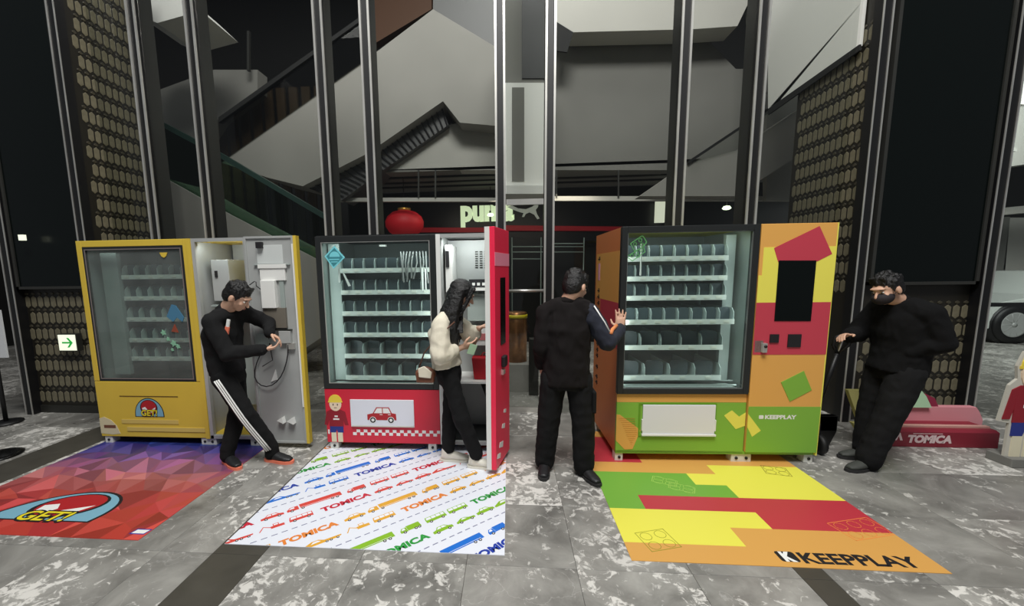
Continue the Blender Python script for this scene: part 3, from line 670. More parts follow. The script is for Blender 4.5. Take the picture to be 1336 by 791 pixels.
# open service cabinet
MB().box((1.15, 0.5, 0.1), (1.595, 0.52, 1.9)).build('rear_panel', M_liner, A)
MB().box((1.15, -0.004, 1.895), (1.62, 0.03, 1.925)).box((1.12, -0.004, 0.07), (1.62, 0.03, 0.1)).box((1.6, -0.004, 0.1), (1.62, 0.03, 1.895)).build('cabinet_rim', M_liner, A)
cb = MB().box((1.19, 0.12, 1.36), (1.36, 0.42, 1.74)).build('control_box', M_liner, A, bevel=0.004)
MB().box((1.225, 0.112, 1.58), (1.25, 0.12, 1.64)).build('latch', M_ink, cb)
MB().box((1.17, 0.1, 1.31), (1.5, 0.5, 1.325)).box((1.17, 0.1, 1.24), (1.5, 0.5, 1.25)).build('cabinet_shelf', M_lin2, A)
MB().box((1.44, 0.3, 1.0), (1.56, 0.46, 1.12)).build('red_unit', mat('dull_red', rgb(130, 30, 34), 0.5), A)
MB().box((1.2, 0.3, 0.3), (1.5, 0.48, 0.8)).build('coin_box', M_lin2, A, bevel=0.005)
# the door, swung right round so that its inner face looks at the camera
DR = empty('service_door_pivot', (0, 0, 0)); bpy.data.objects.remove(DR)
du0, du1 = 1.625, 2.10
dy = -0.015
dp = MB().box((du0, dy, 0.05), (du1-0.012, dy+0.03, 1.93)).build('door', M_liner, A, bevel=0.003)
MB().box((du1-0.028, dy-0.014, 0.05), (du1, dy+0.04, 1.93)).build('door_edge', M_yel, dp)
g = MB(); ring(g, du0, 0.05, du1-0.028, 1.93, 0.018, dy-0.012, dy); g.build('door_flange', M_liner, dp)
MB().box((du1-0.042, dy-0.02, 0.40), (du1-0.03, dy-0.012, 1.86)).build('seal_strip', M_plate, dp)
def AL(x, y, Y=3.44):
    p = at(x, y, Y); return (p.x+3.93, p.z)
def plate(x0, y0, x1, y1, th, m, name, par, bev=0.002):
    a = AL(x0, y0); b = AL(x1, y1)
    return MB().box((min(a[0], b[0]), dy-th, min(a[1], b[1])), (max(a[0], b[0]), dy, max(a[1], b[1]))).build(name, m, par, bevel=bev)
plate(334, 316, 342, 324, 0.04, M_ink, 'camera_block', dp)
dsf = plate(332, 320, 368, 344, 0.006, mat('bright_liner', rgb(200, 204, 202), 0.35), 'backing_plate', dp)
plate(336, 345, 373, 350, 0.03, M_plate, 'bracket', dp)
plate(338, 350, 372, 366, 0.022, M_plate, 'reader_case', dp)
plate(341, 366, 362, 402, 0.05, M_plate, 'white_control_box', dp, 0.004)
plate(363, 366, 372, 410, 0.015, M_lin2, 'cable_tray', dp)
plate(343, 402, 374, 428, 0.03, mat('dim_liner', rgb(110, 104, 94), 0.5), 'lower_tray', dp)
plate(330, 345, 377, 345.8, 0.02, M_lin2, 'cross_bar', dp)
plate(334, 436, 352, 452, 0.035, M_lin2, 'coin_tray', dp)
lk = plate(364, 432, 380, 448, 0.035, M_liner, 'lock_case', dp, 0.003)
plate(374, 448, 384, 456, 0.03, M_chrome, 'lock_bolt', dp)
plate(355, 430, 380, 431.5, 0.03, M_darkmetal, 'lock_bar', dp)
a = AL(351, 483); b = AL(361, 499)
MB().prism([(a[0], b[1]), (a[0]+0.05, a[1]), (a[0]+0.06, b[1]+0.02)], dy-0.01, dy).build('paper_tag', M_plate, dp)
bk = MB()
for (x, y) in ((367, 548), (380, 549)):
    q = AL(x, y); bk.prism([(q[0]-0.03, q[1]), (q[0]+0.02, q[1]+0.03), (q[0]+0.03, q[1]-0.03)], dy-0.05, dy)
bk.build('end_bracket', M_plate, dp)
cl = [AL(x, y) for x, y in ((352, 440), (340, 462), (330, 485), (334, 500), (348, 507), (362, 500), (372, 484), (377, 460), (376, 450))]
pts = []
for i in range(len(cl)-1):
    for t in (0, 0.5): pts.append((cl[i][0]*(1-t)+cl[i+1][0]*t, dy-0.03, cl[i][1]*(1-t)+cl[i+1][1]*t))
pts.append((cl[-1][0], dy-0.03, cl[-1][1]))
def smooth(P, k=2):
    P = [Vector(p) for p in P]
    for _ in range(k): P = [P[0]]+[(P[i-1]+P[i]*2+P[i+1])/4 for i in range(1, len(P)-1)]+[P[-1]]
    return P
MB().tube(smooth(pts), 0.005, 6).build('cable', M_ink, dp)
cl = [AL(x, y) for x, y in ((326, 372), (332, 366), (338, 366), (330, 374), (341, 378))]
MB().tube(smooth([(u_, dy-0.03, v_) for u_, v_ in cl], 1), 0.004, 6).tube([(AL(352, 448)[0], dy-0.03, AL(352, 448)[1]), (AL(356, 470)[0], dy-0.03, AL(356, 470)[1]), (AL(343, 478)[0], dy-0.03, AL(343, 478)[1])], 0.004, 6).build('cable', M_ink, dp)

# ---------------- red machine
B = empty('vending_machine', (-1.66, 3.45, 0)); tag(B, 'red and charcoal vending machine with a small car pictured on its lower flap', 'vending machine', 'vending machines in a row')
shell(B, 1.61, M_frame, 1.09, inner=M_liner)
g = MB(); ring(g, 0.0, 0.575, 1.045, 1.915, 0.05, -0.004, 0.03); wf = g.build('window_frame', M_frame, B, bevel=0.003)
g = MB(); ring(g, 0.05, 0.62, 0.995, 1.868, 0.007, -0.002, 0.01); g.build('window_bead', M_chrome, wf)
MB().box((0.05, 0.012, 0.62), (0.995, 0.018, 1.868)).build('window_pane', G_mach, B)
MB().box((1.048, -0.004, 0.07), (1.085, 0.03, 1.915)).build('cabinet_jamb', M_plate, B)
lp = MB().box((0.0, 0, 0.07), (1.045, 0.03, 0.57)).build('front_panel', M_red, B, bevel=0.003)
for z in (1.63, 1.437, 1.247, 1.053): shelf(B, z, 0.16, 0.985, 8)
for z in (0.858, 0.655): shelf(B, z, 0.16, 0.985, 5, wide=True)
MB().box((0.05, 0.14, 0.62), (0.15, 0.16, 1.86)).build('lift_column', M_lin2, B)
MB().box((0.06, 0.03, 0.595), (0.99, 0.5, 0.603)).build('drop_tray', M_lin2, B)
MB().box((0.50, 0.2, 1.835), (0.56, 0.24, 1.85)).build('ceiling_clip', M_plate, B)
# hanging cables and a tool bag inside the window
hm = MB()
for k in range(9):
    x = 0.72+0.028*k; hm.tube(smooth([(x, 0.1, 1.78), (x+random.uniform(-.03, .03), 0.09, 1.70), (x+random.uniform(-.04, .02), 0.1, 1.58-random.random()*0.08)], 1), 0.007, 5)
hm.build('cable_bundle', M_liner, B)
hm = MB().box((0.90, 0.09, 1.44), (0.915, 0.1, 1.64)).box((0.93, 0.09, 1.45), (0.94, 0.1, 1.63)).prism([(0.205, 1.60), (0.215, 1.60), (0.27, 1.49), (0.25, 1.485)], 0.06, 0.07).box((0.165, 0.06, 1.52), (0.178, 0.07, 1.65))
hm.build('hanging_tag', M_plate, B)
# diamond sticker on the glass
dm = MB().mat(0).prism([(0.075, 1.748), (0.167, 1.835), (0.254, 1.735), (0.148, 1.641)], 0.005, 0.0115)
dm.mat(1).prism([(0.092, 1.747), (0.166, 1.818), (0.238, 1.736), (0.15, 1.658)], 0.0045, 0.005)
dm.mat(0).prism([(0.165+0.046*cos(t), 1.742+0.046*sin(t)) for t in [pi*k/10 for k in range(11)]], 0.004, 0.0045).box((0.115, 0.004, 1.715), (0.205, 0.0045, 1.725)).box((0.13, 0.004, 1.695), (0.19, 0.0045, 1.703))
dm.build('diamond_sticker', [mat('sticker_cyan', rgb(120, 205, 215), 0.5), mat('sticker_teal', rgb(58, 130, 140), 0.5)], B)
# flap with the little car
fl = MB().box((0.235, -0.012, 0.225), (0.815, 0.0, 0.478)).build('delivery_flap', mat('flap_white', rgb(222, 224, 232), 0.4), lp, bevel=0.003)
MB().box((0.245, -0.018, 0.228), (0.81, -0.012, 0.238)).build('flap_lip', mat('flap_lip_cream', rgb(190, 186, 176), 0.5), fl)
cr = MB()
def circ(cx, cz, r_, n=16, a0=0, a1=2*pi): return [(cx+r_*cos(a0+(a1-a0)*k/n), cz+r_*sin(a0+(a1-a0)*k/n)) for k in range(n + (0 if a1-a0 > 6.28 else 1))]
cx0, cz0 = 0.39, 0.292
cr.mat(0).prism([(cx0, cz0), (cx0, cz0+0.05), (cx0+0.05, cz0+0.062), (cx0+0.085, cz0+0.118), (cx0+0.20, cz0+0.118), (cx0+0.225, cz0+0.064), (cx0+0.262, cz0+0.058), (cx0+0.265, cz0)], -0.014, -0.012)
cr.mat(1).prism([(cx0+0.062, cz0+0.064), (cx0+0.092, cz0+0.11), (cx0+0.137, cz0+0.11), (cx0+0.137, cz0+0.064)], -0.0146, -0.014).prism([(cx0+0.145, cz0+0.064), (cx0+0.145, cz0+0.11), (cx0+0.195, cz0+0.11), (cx0+0.215, cz0+0.064)], -0.0146, -0.014)
for x in (0.05, 0.215):
    cr.mat(1).prism(circ(cx0+x, cz0, 0.031), -0.0146, -0.012).mat(2).prism(circ(cx0+x, cz0, 0.026), -0.015, -0.012).mat(1).prism(circ(cx0+x, cz0, 0.014), -0.0156, -0.012)
cr.mat(1).box((cx0+0.115, -0.0148, cz0+0.048), (cx0+0.14, -0.014, cz0+0.054)).box((cx0+0.19, -0.0148, cz0+0.048), (cx0+0.215, -0.014, cz0+0.054))
cr.build('car_print', [M_badgered, M_bwhite, M_ink], fl)
ck = MB()
ck_ = 0
for k in range(24):
    for j in range(2):
        x = 0.245+k*0.0335
        if (k+j) % 2 == 0 and x < 1.02: ck.box((x, -0.002, 0.142+j*0.027), (min(x+0.0335, 1.044), 0, 0.169+j*0.027))
ck.box((0.012, -0.002, 0.15), (0.026, 0, 0.19))
ck.build('checker_print', M_bwhite, lp)['kind'] = 'stuff'
# a plain child in a yellow helmet, printed at the left
def child(prismf, T, f=True):
    E_ = lambda cx, cz, rx, rz, n=18: [T(cx+rx*cos(2*pi*k/n), cz+rz*sin(2*pi*k/n)) for k in range(n)]
    R_ = lambda x0, z0, x1, z1: [T(x0, z0), T(x1, z0), T(x1, z1), T(x0, z1)]
    prismf('trouser', R_(-0.16, 0.0, -0.02, 0.32), 1); prismf('trouser', R_(0.02, 0.0, 0.16, 0.32), 1)
    prismf('shorts', [T(-0.19, 0.2), T(-0.19, 0.36), T(0.19, 0.36), T(0.19, 0.2), T(0.03, 0.2), T(0, 0.27), T(-0.03, 0.2)], 2)
    prismf('shirt', [T(-0.2, 0.33), T(0.2, 0.33), T(0.2, 0.55), T(0.15, 0.68), T(-0.15, 0.68), T(-0.2, 0.55)], 3)
    prismf('shirt', [T(-0.34, 0.36), T(-0.24, 0.36), T(-0.15, 0.6), T(-0.15, 0.68), T(-0.26, 0.64)], 2)
    prismf('shirt', [T(0.34, 0.36), T(0.24, 0.36), T(0.15, 0.6), T(0.15, 0.68), T(0.26, 0.64)], 2)
    prismf('skin', E_(0, 0.8, 0.17, 0.145), 4); prismf('helmet', [T(-0.2, 0.86)]+[T(-0.185*cos(pi*k/10), 0.86+0.14*sin(pi*k/10)) for k in range(11)]+[T(0.2, 0.86), T(0.2, 0.835), T(-0.2, 0.835)], 5)
    if f:
        prismf('ink', E_(-0.06, 0.79, 0.014, 0.022), 5); prismf('ink', E_(0.06, 0.79, 0.014, 0.022), 5)
        prismf('ink', R_(-0.04, 0.72, 0.04, 0.73), 5); prismf('white', R_(-0.08, 0.47, 0.09, 0.5), 4); prismf('white', R_(-0.04, 0.53, 0.05, 0.56), 4)
CH = {'trouser': mat('print_cream', rgb(222, 214, 186), 0.6), 'shorts': mat('print_navy', rgb(36, 50, 130), 0.6), 'shirt': mat('print_dark_red', rgb(140, 22, 38), 0.6), 'skin': mat('print_peach', rgb(232, 208, 180), 0.6), 'helmet': mat('print_yellow', rgb(232, 206, 70), 0.6), 'ink': M_ink, 'white': M_bwhite}
chk = list(CH); cm = MB()
child(lambda k, pts, L: cm.mat(chk.index(k)).prism(pts, -0.0006*L-0.001, 0), lambda x, z: (0.095+x*0.33, 0.075+z*0.445))
cm.build('helmet_child_print', [CH[k] for k in chk], lp)
feet(B, [(0.02, 0.075), (0.93, 0.075), (1.48, 0.09)])
# service cabinet interior
MB().box((1.09, 0.42, 0.1), (1.585, 0.44, 1.89)).build('rear_panel', M_liner, B)
MB().box((1.085, -0.004, 1.885), (1.61, 0.03, 1.915)).box((1.085, -0.004, 0.07), (1.61, 0.03, 0.1)).box((1.085, -0.004, 0.1), (1.088, 0.03, 1.885)).build('cabinet_rim', M_liner, B)
vg = MB()
for i in range(4):
    for j in range(8): vg.box((1.345+i*0.042, 0.415, 1.63+j*0.021), (1.372+i*0.042, 0.42, 1.641+j*0.021))
vg.build('vent_slots', M_darkmetal, B)['kind'] = 'stuff'
MB().box((1.11, 0.1, 1.42), (1.17, 0.4, 1.83)).build('control_box', M_plate, B, bevel=0.004)
MB().box((1.115, 0.09, 1.64), (1.145, 0.1, 1.78)).build('box_opening', M_ink, B)
MB().box((1.28, 0.2, 1.43), (1.56, 0.4, 1.455)).build('board_shelf', M_plate, B)
cbd = MB().box((1.30, 0.24, 1.46), (1.56, 0.3, 1.53)).build('circuit_board', M_ink, B)
pg = MB()
for k in range(5): pg.box((1.33+k*0.045, 0.225, 1.475), (1.355+k*0.045, 0.24, 1.50))
pg.build('plugs', M_plate, cbd)
MB().box((1.28, 0.25, 1.15), (1.57, 0.36, 1.40)).build('note_reader', M_lin2, B, bevel=0.004)
MB().box((1.30, 0.15, 0.94), (1.57, 0.36, 1.10)).build('coin_changer', M_plate, B, bevel=0.004)
MB().box((1.32, 0.145, 0.99), (1.5, 0.15, 1.05)).build('pink_label', mat('dull_pink', rgb(190, 110, 110), 0.5), B)
MB().box((1.09, 0.05, 0.615), (1.585, 0.42, 0.635)).build('cabinet_shelf', M_plate, B)
MB().tube(smooth([(1.5, 0.3, 0.12), (1.53, 0.28, 0.3), (1.47, 0.26, 0.45), (1.4, 0.3, 0.6)]), 0.03, 8).build('hose', M_darkmetal, B)
# its door, opened towards the camera
hx, hy, nx, ny = 1.612, 0.0, 1.508, -0.40
dd = empty('t', (0, 0, 0)); bpy.data.objects.remove(dd)
ang = atan2(ny-hy, nx-hx); Ld = hypot(nx-hx, ny-hy)
dob = MB().box((0, 0.0, 0.045), (Ld, 0.05, 1.925)).build('door', M_pinkred, B, bevel=0.003); dob.location = (hx, hy, 0); dob.rotation_euler = (0, 0, ang)
# local x runs from the hinge to the free edge; +y (left-hand side of that) is the outer face
MB().box((0.01, -0.022, 0.055), (Ld-0.005, 0.0, 1.915)).build('door_liner', M_liner, dob)
MB().box((Ld-0.006, -0.026, 0.045), (Ld+0.006, 0.012, 1.925)).build('door_edge', M_plate, dob)
MB().box((0.0, 0.05, 1.64), (Ld, 0.052, 1.74)).build('pink_band', mat('band_pink', rgb(246, 150, 176), 0.5), dob)
MB().box((0.13, 0.05, 1.02), (0.27, 0.054, 1.55)).build('touch_screen', M_screen, dob)
MB().box((0.18, 0.05, 0.84), (0.26, 0.085, 0.93)).build('lock_cover', M_ink, dob, bevel=0.01)
MB().box((0.2, 0.05, 0.78), (0.26, 0.07, 0.82)).build('door_handle', M_chrome, dob)
dc = MB()
for (a, b) in ((0.5, 0.34), (0.62, 0.2), (0.3, 0.14)): dc.prism([(a-0.3, b), (a-0.22, b+0.13), (a-0.19, b+0.11), (a-0.24, b-0.02)], 0.0, 0.001)
q = MB()
for (x, z, s_) in ((0.12, 0.42, 0.08), (0.16, 0.3, 0.1), (0.22, 0.16, 0.12), (0.3, 0.1, 0.1)):
    q.prism([(x, z), (x+s_*0.9, z+s_*0.3), (x+s_*0.7, z+s_*0.6), (x-s_*0.1, z+s_*0.4)], 0.05, 0.0515)
q.build('white_print', M_bwhite, dob)['kind'] = 'stuff'
# red bag on the cabinet shelf
rbag = MB(); rbag.prism([(-0.10, 0), (0.10, 0), (0.135, 0.2), (-0.12, 0.2)], -0.06, 0.06)
rb_ = rbag.build('shopping_bag', mat('bag_red', rgb(190, 22, 36), 0.6, bump=0.4, bscale=20), bevel=0.01); rb_.location = (-0.215, 3.62, 0.637); tag(rb_, 'red bag standing in the open cabinet of the red machine', 'bag')
MB().tube(smooth([(-0.05, 0.0, 0.19), (-0.04, 0, 0.27), (0.04, 0, 0.27), (0.05, 0, 0.19)]), 0.005, 6).build('bag_handle', M_badgered, rb_)

# ---------------- orange and green machine
C_ = empty('vending_machine', (0.885, 3.34, 0), radians(1.6)); tag(C_, 'orange, green and red block-patterned vending machine with both doors shut', 'vending machine', 'vending machines in a row')
shell(C_, 1.60, M_ylw, 1.045, H=1.93, sidem=M_deeporange, inner=M_lin2)
# colour fields of the left flank
sd = MB().mat(0).box((-0.0015, 0.03, 1.33), (0, 0.80, 1.75)).mat(1).box((-0.0015, 0.03, 0.95), (0, 0.62, 1.33))
sd.build('flank_print', [M_orange, M_cher], C_)
ms = MB()
for k, z in enumerate((1.70, 1.66, 1.40, 1.34, 1.28, 1.21, 1.14, 1.08, 0.95, 0.88, 0.82, 0.76, 0.65, 0.55, 0.49)):
    if k in (1,): ms.mat(1).box((-0.003, 0.66, 1.50), (0, 0.73, 1.66)); continue
    ms.mat(0).box((-0.003, 0.66, z-0.006), (0, 0.74, z+0.006)).box((-0.003, 0.685, z-0.02), (0, 0.695, z+0.02)).box((-0.003, 0.665, z+0.014), (0, 0.71, z+0.022))
ms.build('vertical_characters', [M_ink, mat('pink_label_print', rgb(220, 160, 180), 0.5)], C_)['kind'] = 'stuff'
g = MB(); ring(g, -0.005, 0.588, 1.035, 1.93, 0.045, -0.02, 0.03); wf = g.build('window_frame', M_frame, C_, bevel=0.003)
g = MB(); ring(g, 0.04, 0.633, 0.99, 1.885, 0.006, -0.012, 0.0); g.build('window_bead', mat('bead_grey', rgb(120, 124, 122), 0.35, 0.5), wf)
MB().box((0.04, 0.0, 0.633), (0.99, 0.006, 1.885)).build('window_pane', G_mach, C_)
MB().box((0.0, 0, 0.515), (1.035, 0.03, 0.586)).build('trim_strip', M_orange, C_)
lp = MB().box((0.0, 0, 0.075), (1.035, 0.03, 0.513)).build('front_panel', M_green, C_, bevel=0.002)
for z in (1.69, 1.53, 1.372): shelf(C_, z, 0.055, 0.88, 8)
shelf(C_, 1.178, 0.06, 0.93, 8, out=0.05)
shelf(C_, 0.958, 0.055, 0.88, 5, wide=True); shelf(C_, 0.70, 0.055, 0.88, 4, wide=True)
MB().box((0.90, 0.2, 0.65), (0.98, 0.24, 1.87)).build('lift_column', M_lin2, C_)
MB().box((0.045, 0.03, 0.61), (0.985, 0.5, 0.618)).box((0.045, 0.06, 0.64), (0.985, 0.07, 0.648)).box((0.045, 0.12, 0.66), (0.985, 0.13, 0.668)).build('drop_tray', M_lin2, C_)
fs_ = MB(); ring(fs_, 0.18, 0.225, 0.80, 0.51, 0.012, -0.006, 0.0); fs_.build('flap_surround', mat('green_edge', rgb(96, 150, 30), 0.5), lp)
fl = MB().box((0.21, -0.014, 0.245), (0.79, -0.0, 0.495)).build('delivery_flap', mat('flap_white2', rgb(226, 226, 230), 0.4), lp, bevel=0.003)
MB().box((0.205, -0.022, 0.232), (0.80, -0.0, 0.246)).box((0.203, -0.018, 0.275), (0.212, 0, 0.37)).box((0.788, -0.018, 0.275), (0.797, 0, 0.37)).build('flap_lip', M_plate, fl)
pr2 = MB().mat(0).prism([(0, 0.41), (0.03, 0.405), (0.20, 0.275), (0.14, 0.11), (0.075, 0.105), (0, 0.185)], -0.002, 0)
pr2.mat(1).prism([(0.866, 0.403), (0.925, 0.448), (0.985, 0.395), (1.035, 0.43), (1.035, 0.315), (1.03, 0.315), (0.964, 0.288)], -0.002, 0)
pr2.build('block_print', [M_orange, M_ylw], lp)['kind'] = 'stuff'
wl_ = MB()
for k in range(14): wl_.box((0.02+0.008*k, -0.0035, 0.375-0.017*k), (0.15+0.003*k if k < 8 else 0.17-0.008*(k-8), -0.002, 0.377-0.017*k))
wl_.build('print_lines', mat('orange_line', rgb(196, 130, 50), 0.5), lp)
# shut door on the right
W0, W1 = 1.042, 1.60
do = MB().box((W0, -0.02, 0.1), (W1, 0.03, 1.93)).build('door', M_orange, C_, bevel=0.003)
pm = [M_ylw, M_cher, M_green, M_orange]
dz = MB()
dz.mat(0).prism([(1.067, 1.754), (1.60, 1.754), (1.60, 1.328), (W0, 1.328), (W0, 1.54), (1.067, 1.54)], -0.022, -0.02)
dz.mat(1).box((W0, -0.022, 0.914), (1.60, -0.02, 1.328))
dz.mat(2).box((W0, -0.022, 0.1), (1.60, -0.02, 0.487))
dz.mat(1).prism([(1.141, 1.747), (1.462, 1.906), (1.572, 1.696), (1.468, 1.641), (1.179, 1.641)], -0.0235, -0.022)
dz.mat(2).prism([(1.277, 0.689), (1.444, 0.782), (1.518, 0.625), (1.357, 0.53)], -0.0235, -0.02)
dz.mat(0).prism([(W0, 0.425), (1.15, 0.286), (1.085, 0.233), (W0, 0.315)], -0.0235, -0.022)
dz.build('block_print', pm, do)
lw = MB(); lw.mat(0).prism(rrect(1.127, 0.385, 1.163, 0.415, 0.006), -0.0235, -0.022); add_text(lw, 'KEEPPLAY', 0.045, 1.175, 0.385, -0.022, 0.245, 0.0022, thick=0.0008)
lw.build('lettering', M_bwhite, do)
MB().prism([(1.183, 1.652), (1.460, 1.648), (1.460, 1.181), (1.185, 1.183)], -0.026, -0.0235).build('touch_screen', M_screen, do)
MB().box((1.161, -0.03, 1.011), (1.229, -0.022, 1.078)).build('coin_slot', M_ink, do)
MB().box((1.299, -0.03, 0.975), (1.398, -0.022, 1.077)).build('note_slot', M_ink, do)
lk = MB().box((1.05, -0.022, 0.93), (1.12, -0.016, 1.03)).box((1.10, -0.05, 0.935), (1.135, -0.022, 1.01)).build('lock', M_chrome, do, bevel=0.003)
MB().lathe([(0.012, -0.056), (0.012, -0.05)], (1.118, 0, 0.985), 10, 'y').build('keyhole', M_ink, lk)
MB().box((1.596, -0.02, 0.075), (1.606, 0.03, 1.93)).build('edge_strip', M_ylw, C_)
MB().box((0.0, 0.0, 0.072), (1.60, 0.03, 0.098)).build('base_rail', M_green, C_)
# outlined bricks sticker on the glass
bs = MB()
def outline(mb, P, t, y0, y1, fn=None):
    for i in range(len(P)):
        a = Vector((*P[i], 0)); b = Vector((*P[(i+1) % len(P)], 0)); d_ = (b-a); n_ = Vector((-d_.y, d_.x, 0)).normalized()*t/2
        d_ = d_.normalized()*t/2; a -= d_; b += d_
        mb.prism([(a.x+n_.x, a.y+n_.y), (b.x+n_.x, b.y+n_.y), (b.x-n_.x, b.y-n_.y), (a.x-n_.x, a.y-n_.y)], y0, y1, fn or 'y')
outline(bs, [(0.065, 1.80), (0.155, 1.861), (0.19, 1.81), (0.165, 1.775), (0.10, 1.74)], 0.005, -0.004, 0)
outline(bs, [(0.04, 1.70), (0.165, 1.775), (0.18, 1.735), (0.085, 1.665)], 0.005, -0.004, 0)
for (x, z) in ((0.10, 1.795), (0.14, 1.825), (0.155, 1.79), (0.08, 1.705), (0.115, 1.728), (0.15, 1.75), (0.125, 1.705)): outline(bs, circ(x, z, 0.013, 8), 0.004, -0.004, 0)
bs.build('brick_outline_sticker', mat('sticker_green', rgb(96, 170, 96), 0.5), C_)
MB().box((0.165, 0.05, 1.55), (0.175, 0.06, 1.80)).build('hanging_tag', M_plate, C_)
feet(C_, [(0.0, 0.065), (0.95, 0.16), (1.53, 0.07)])

# unseen fill lights added to brighten the cabinet interiors
def cab_fill(par, loc, w_, h_, power, down=True):
    l = bpy.data.lights.new('cabinet_fill', 'AREA'); l.shape = 'RECTANGLE'; l.size = w_; l.size_y = h_; l.energy = power; l.color = (0.92, 1, 0.98)
    o = bpy.data.objects.new('cabinet_fill', l); COL.objects.link(o); o.parent = par; o.location = loc; o.rotation_euler = (radians(38) if down else radians(60), 0, 0)
    o.rotation_euler.x *= 1
def side_fill(par, x, tx, power):
    l = bpy.data.lights.new('cabinet_fill', 'AREA'); l.shape = 'RECTANGLE'; l.size = 0.02; l.size_y = 1.2; l.energy = power; l.color = (0.92, 1, 0.98)
    o = bpy.data.objects.new('cabinet_fill', l); COL.objects.link(o); o.parent = par; o.location = (x, 0.045, 1.24)
    o.rotation_euler = Vector((tx-x, 0.25, 0)).to_track_quat('-Z', 'Z').to_euler()
    o.rotation_euler = (pi/2, 0, -atan2(tx-x, 0.25))
for q_ in (B, C_): side_fill(q_, 0.062, 0.5, 0.85); side_fill(q_, 0.975, 0.5, 0.85); cab_fill(q_, (0.52, 0.06, 1.85), 0.85, 0.03, 1.0)
cab_fill(B, (1.33, 0.05, 1.87), 0.4, 0.03, 2.6); cab_fill(A, (1.36, 0.05, 1.88), 0.4, 0.03, 1.2); cab_fill(A, (0.52, 0.06, 1.83), 0.85, 0.03, 0.2)

# ================================================================== floor mats (printed sheets)
def clip_build(mb, x0, x1, y0, y1, name, mats, parent):
    me = mb.mesh(name, mats); bm = bmesh.new(); bm.from_mesh(me)
    for co, no in (((x0, 0, 0), (-1, 0, 0)), ((x1, 0, 0), (1, 0, 0)), ((0, y0, 0), (0, -1, 0)), ((0, y1, 0), (0, 1, 0))):
        bmesh.ops.bisect_plane(bm, geom=bm.verts[:]+bm.edges[:]+bm.faces[:], plane_co=co, plane_no=no, clear_outer=True, dist=1e-5)
    bm.to_mesh(me); bm.free()
    return link(name, me, parent)
H0 = 0.003
def zp(mb, pts, L): mb.prism(pts, H0, H0+0.00035*L, 'z'); return mb
# --- faceted mat in front of the yellow machine
m1x0, m1x1, m1y0, m1y1 = -3.935, -2.26, 2.13, 3.98
m1 = MB().box((m1x0, m1y0, 0), (m1x1, m1y1, H0)).build('floor_mat', mat('mat_red_base', rgb(200, 50, 50), 0.4)); tag(m1, 'faceted floor mat fading from blue to red in front of the yellow machine', 'floor mat', 'printed floor mats')
rnd = random.Random(3)
stops = [(2.13, (172, 56, 52)), (2.55, (172, 66, 62)), (2.85, (164, 92, 96)), (3.08, (138, 84, 118)), (3.27, (92, 66, 130)), (3.5, (42, 52, 118)), (3.98, (30, 40, 100))]
def grad(y):
    for (a, ca), (b, cb_) in zip(stops, stops[1:]):
        if y <= b: t = max(0, (y-a)/(b-a)); return [ca[i]*(1-t)+cb_[i]*t for i in range(3)]
    return stops[-1][1]
nx_, ny_ = 11, 11; gp = {}
for i in range(nx_+1):
    for j in range(ny_+1):
        gx = m1x0+(m1x1-m1x0)*i/nx_; gy = m1y0+(m1y1-m1y0)*j/ny_
        if 0 < i < nx_: gx += rnd.uniform(-.06, .06)
        if 0 < j < ny_: gy += rnd.uniform(-.07, .07)
        gp[i, j] = (gx, gy)
fm = MB(); fm_mats = []
for i in range(nx_):
    for j in range(ny_):
        q4 = [gp[i, j], gp[i+1, j], gp[i+1, j+1], gp[i, j+1]]
        tris = [(q4[0], q4[1], q4[2]), (q4[0], q4[2], q4[3])] if rnd.random() < 0.5 else [(q4[0], q4[1], q4[3]), (q4[1], q4[2], q4[3])]
        for t3 in tris:
            cy = sum(p[1] for p in t3)/3; c = grad(cy); k = rnd.choice([0.86, 0.93, 1.0, 1.0, 1.05, 1.1, 1.2])
            add = 26*(k-1)*2.2 if k > 1 else 0
            c = tuple(int(max(0, min(255, (v*k+add)))/10)*10 for v in c)
            nm = 'facet_%d_%d_%d' % c
            if nm not in fm_mats: mat(nm, rgb(*c), 0.38); fm_mats.append(nm)
            fm.mat(fm_mats.index(nm)); fm.add([(p[0], p[1], H0+0.0002) for p in t3], [(0, 1, 2)])
fm.build('facet_print', [MATS[n] for n in fm_mats], m1)
bg = MB()
def pf2(k, pts, L): bg.mat(k); zp(bg, pts, L+2)
badge(pf2, lambda x, y: (-3.15+x*0.76+y*0.2, 2.275+y*0.57))
bg.mat(0); add_text(bg, 'GET!', 0.155, -3.31, 2.272, H0, 0.375, 0.013, 0.1, mode='floor', thick=0.003)
bg.mat(4); add_text(bg, 'GET!', 0.143, -3.30, 2.277, H0, 0.355, 0.003, 0.1, mode='floor', thick=0.0034)
clip_build(bg, m1x0, m1x1, m1y0, m1y1, 'badge', [M_ink, M_badge, M_badgered, M_bwhite, M_byellow], m1)
sm_ = MB(); sm_.mat(0); zp(sm_, [(-2.375, 2.182), (-2.275, 2.182), (-2.262, 2.235), (-2.362, 2.235)], 2); sm_.mat(1); zp(sm_, [(-2.365, 2.19), (-2.282, 2.19), (-2.272, 2.226), (-2.354, 2.226)], 3)
sm_.build('small_logo', [mat('print_royal', rgb(40, 50, 150), 0.5), M_bwhite], m1)

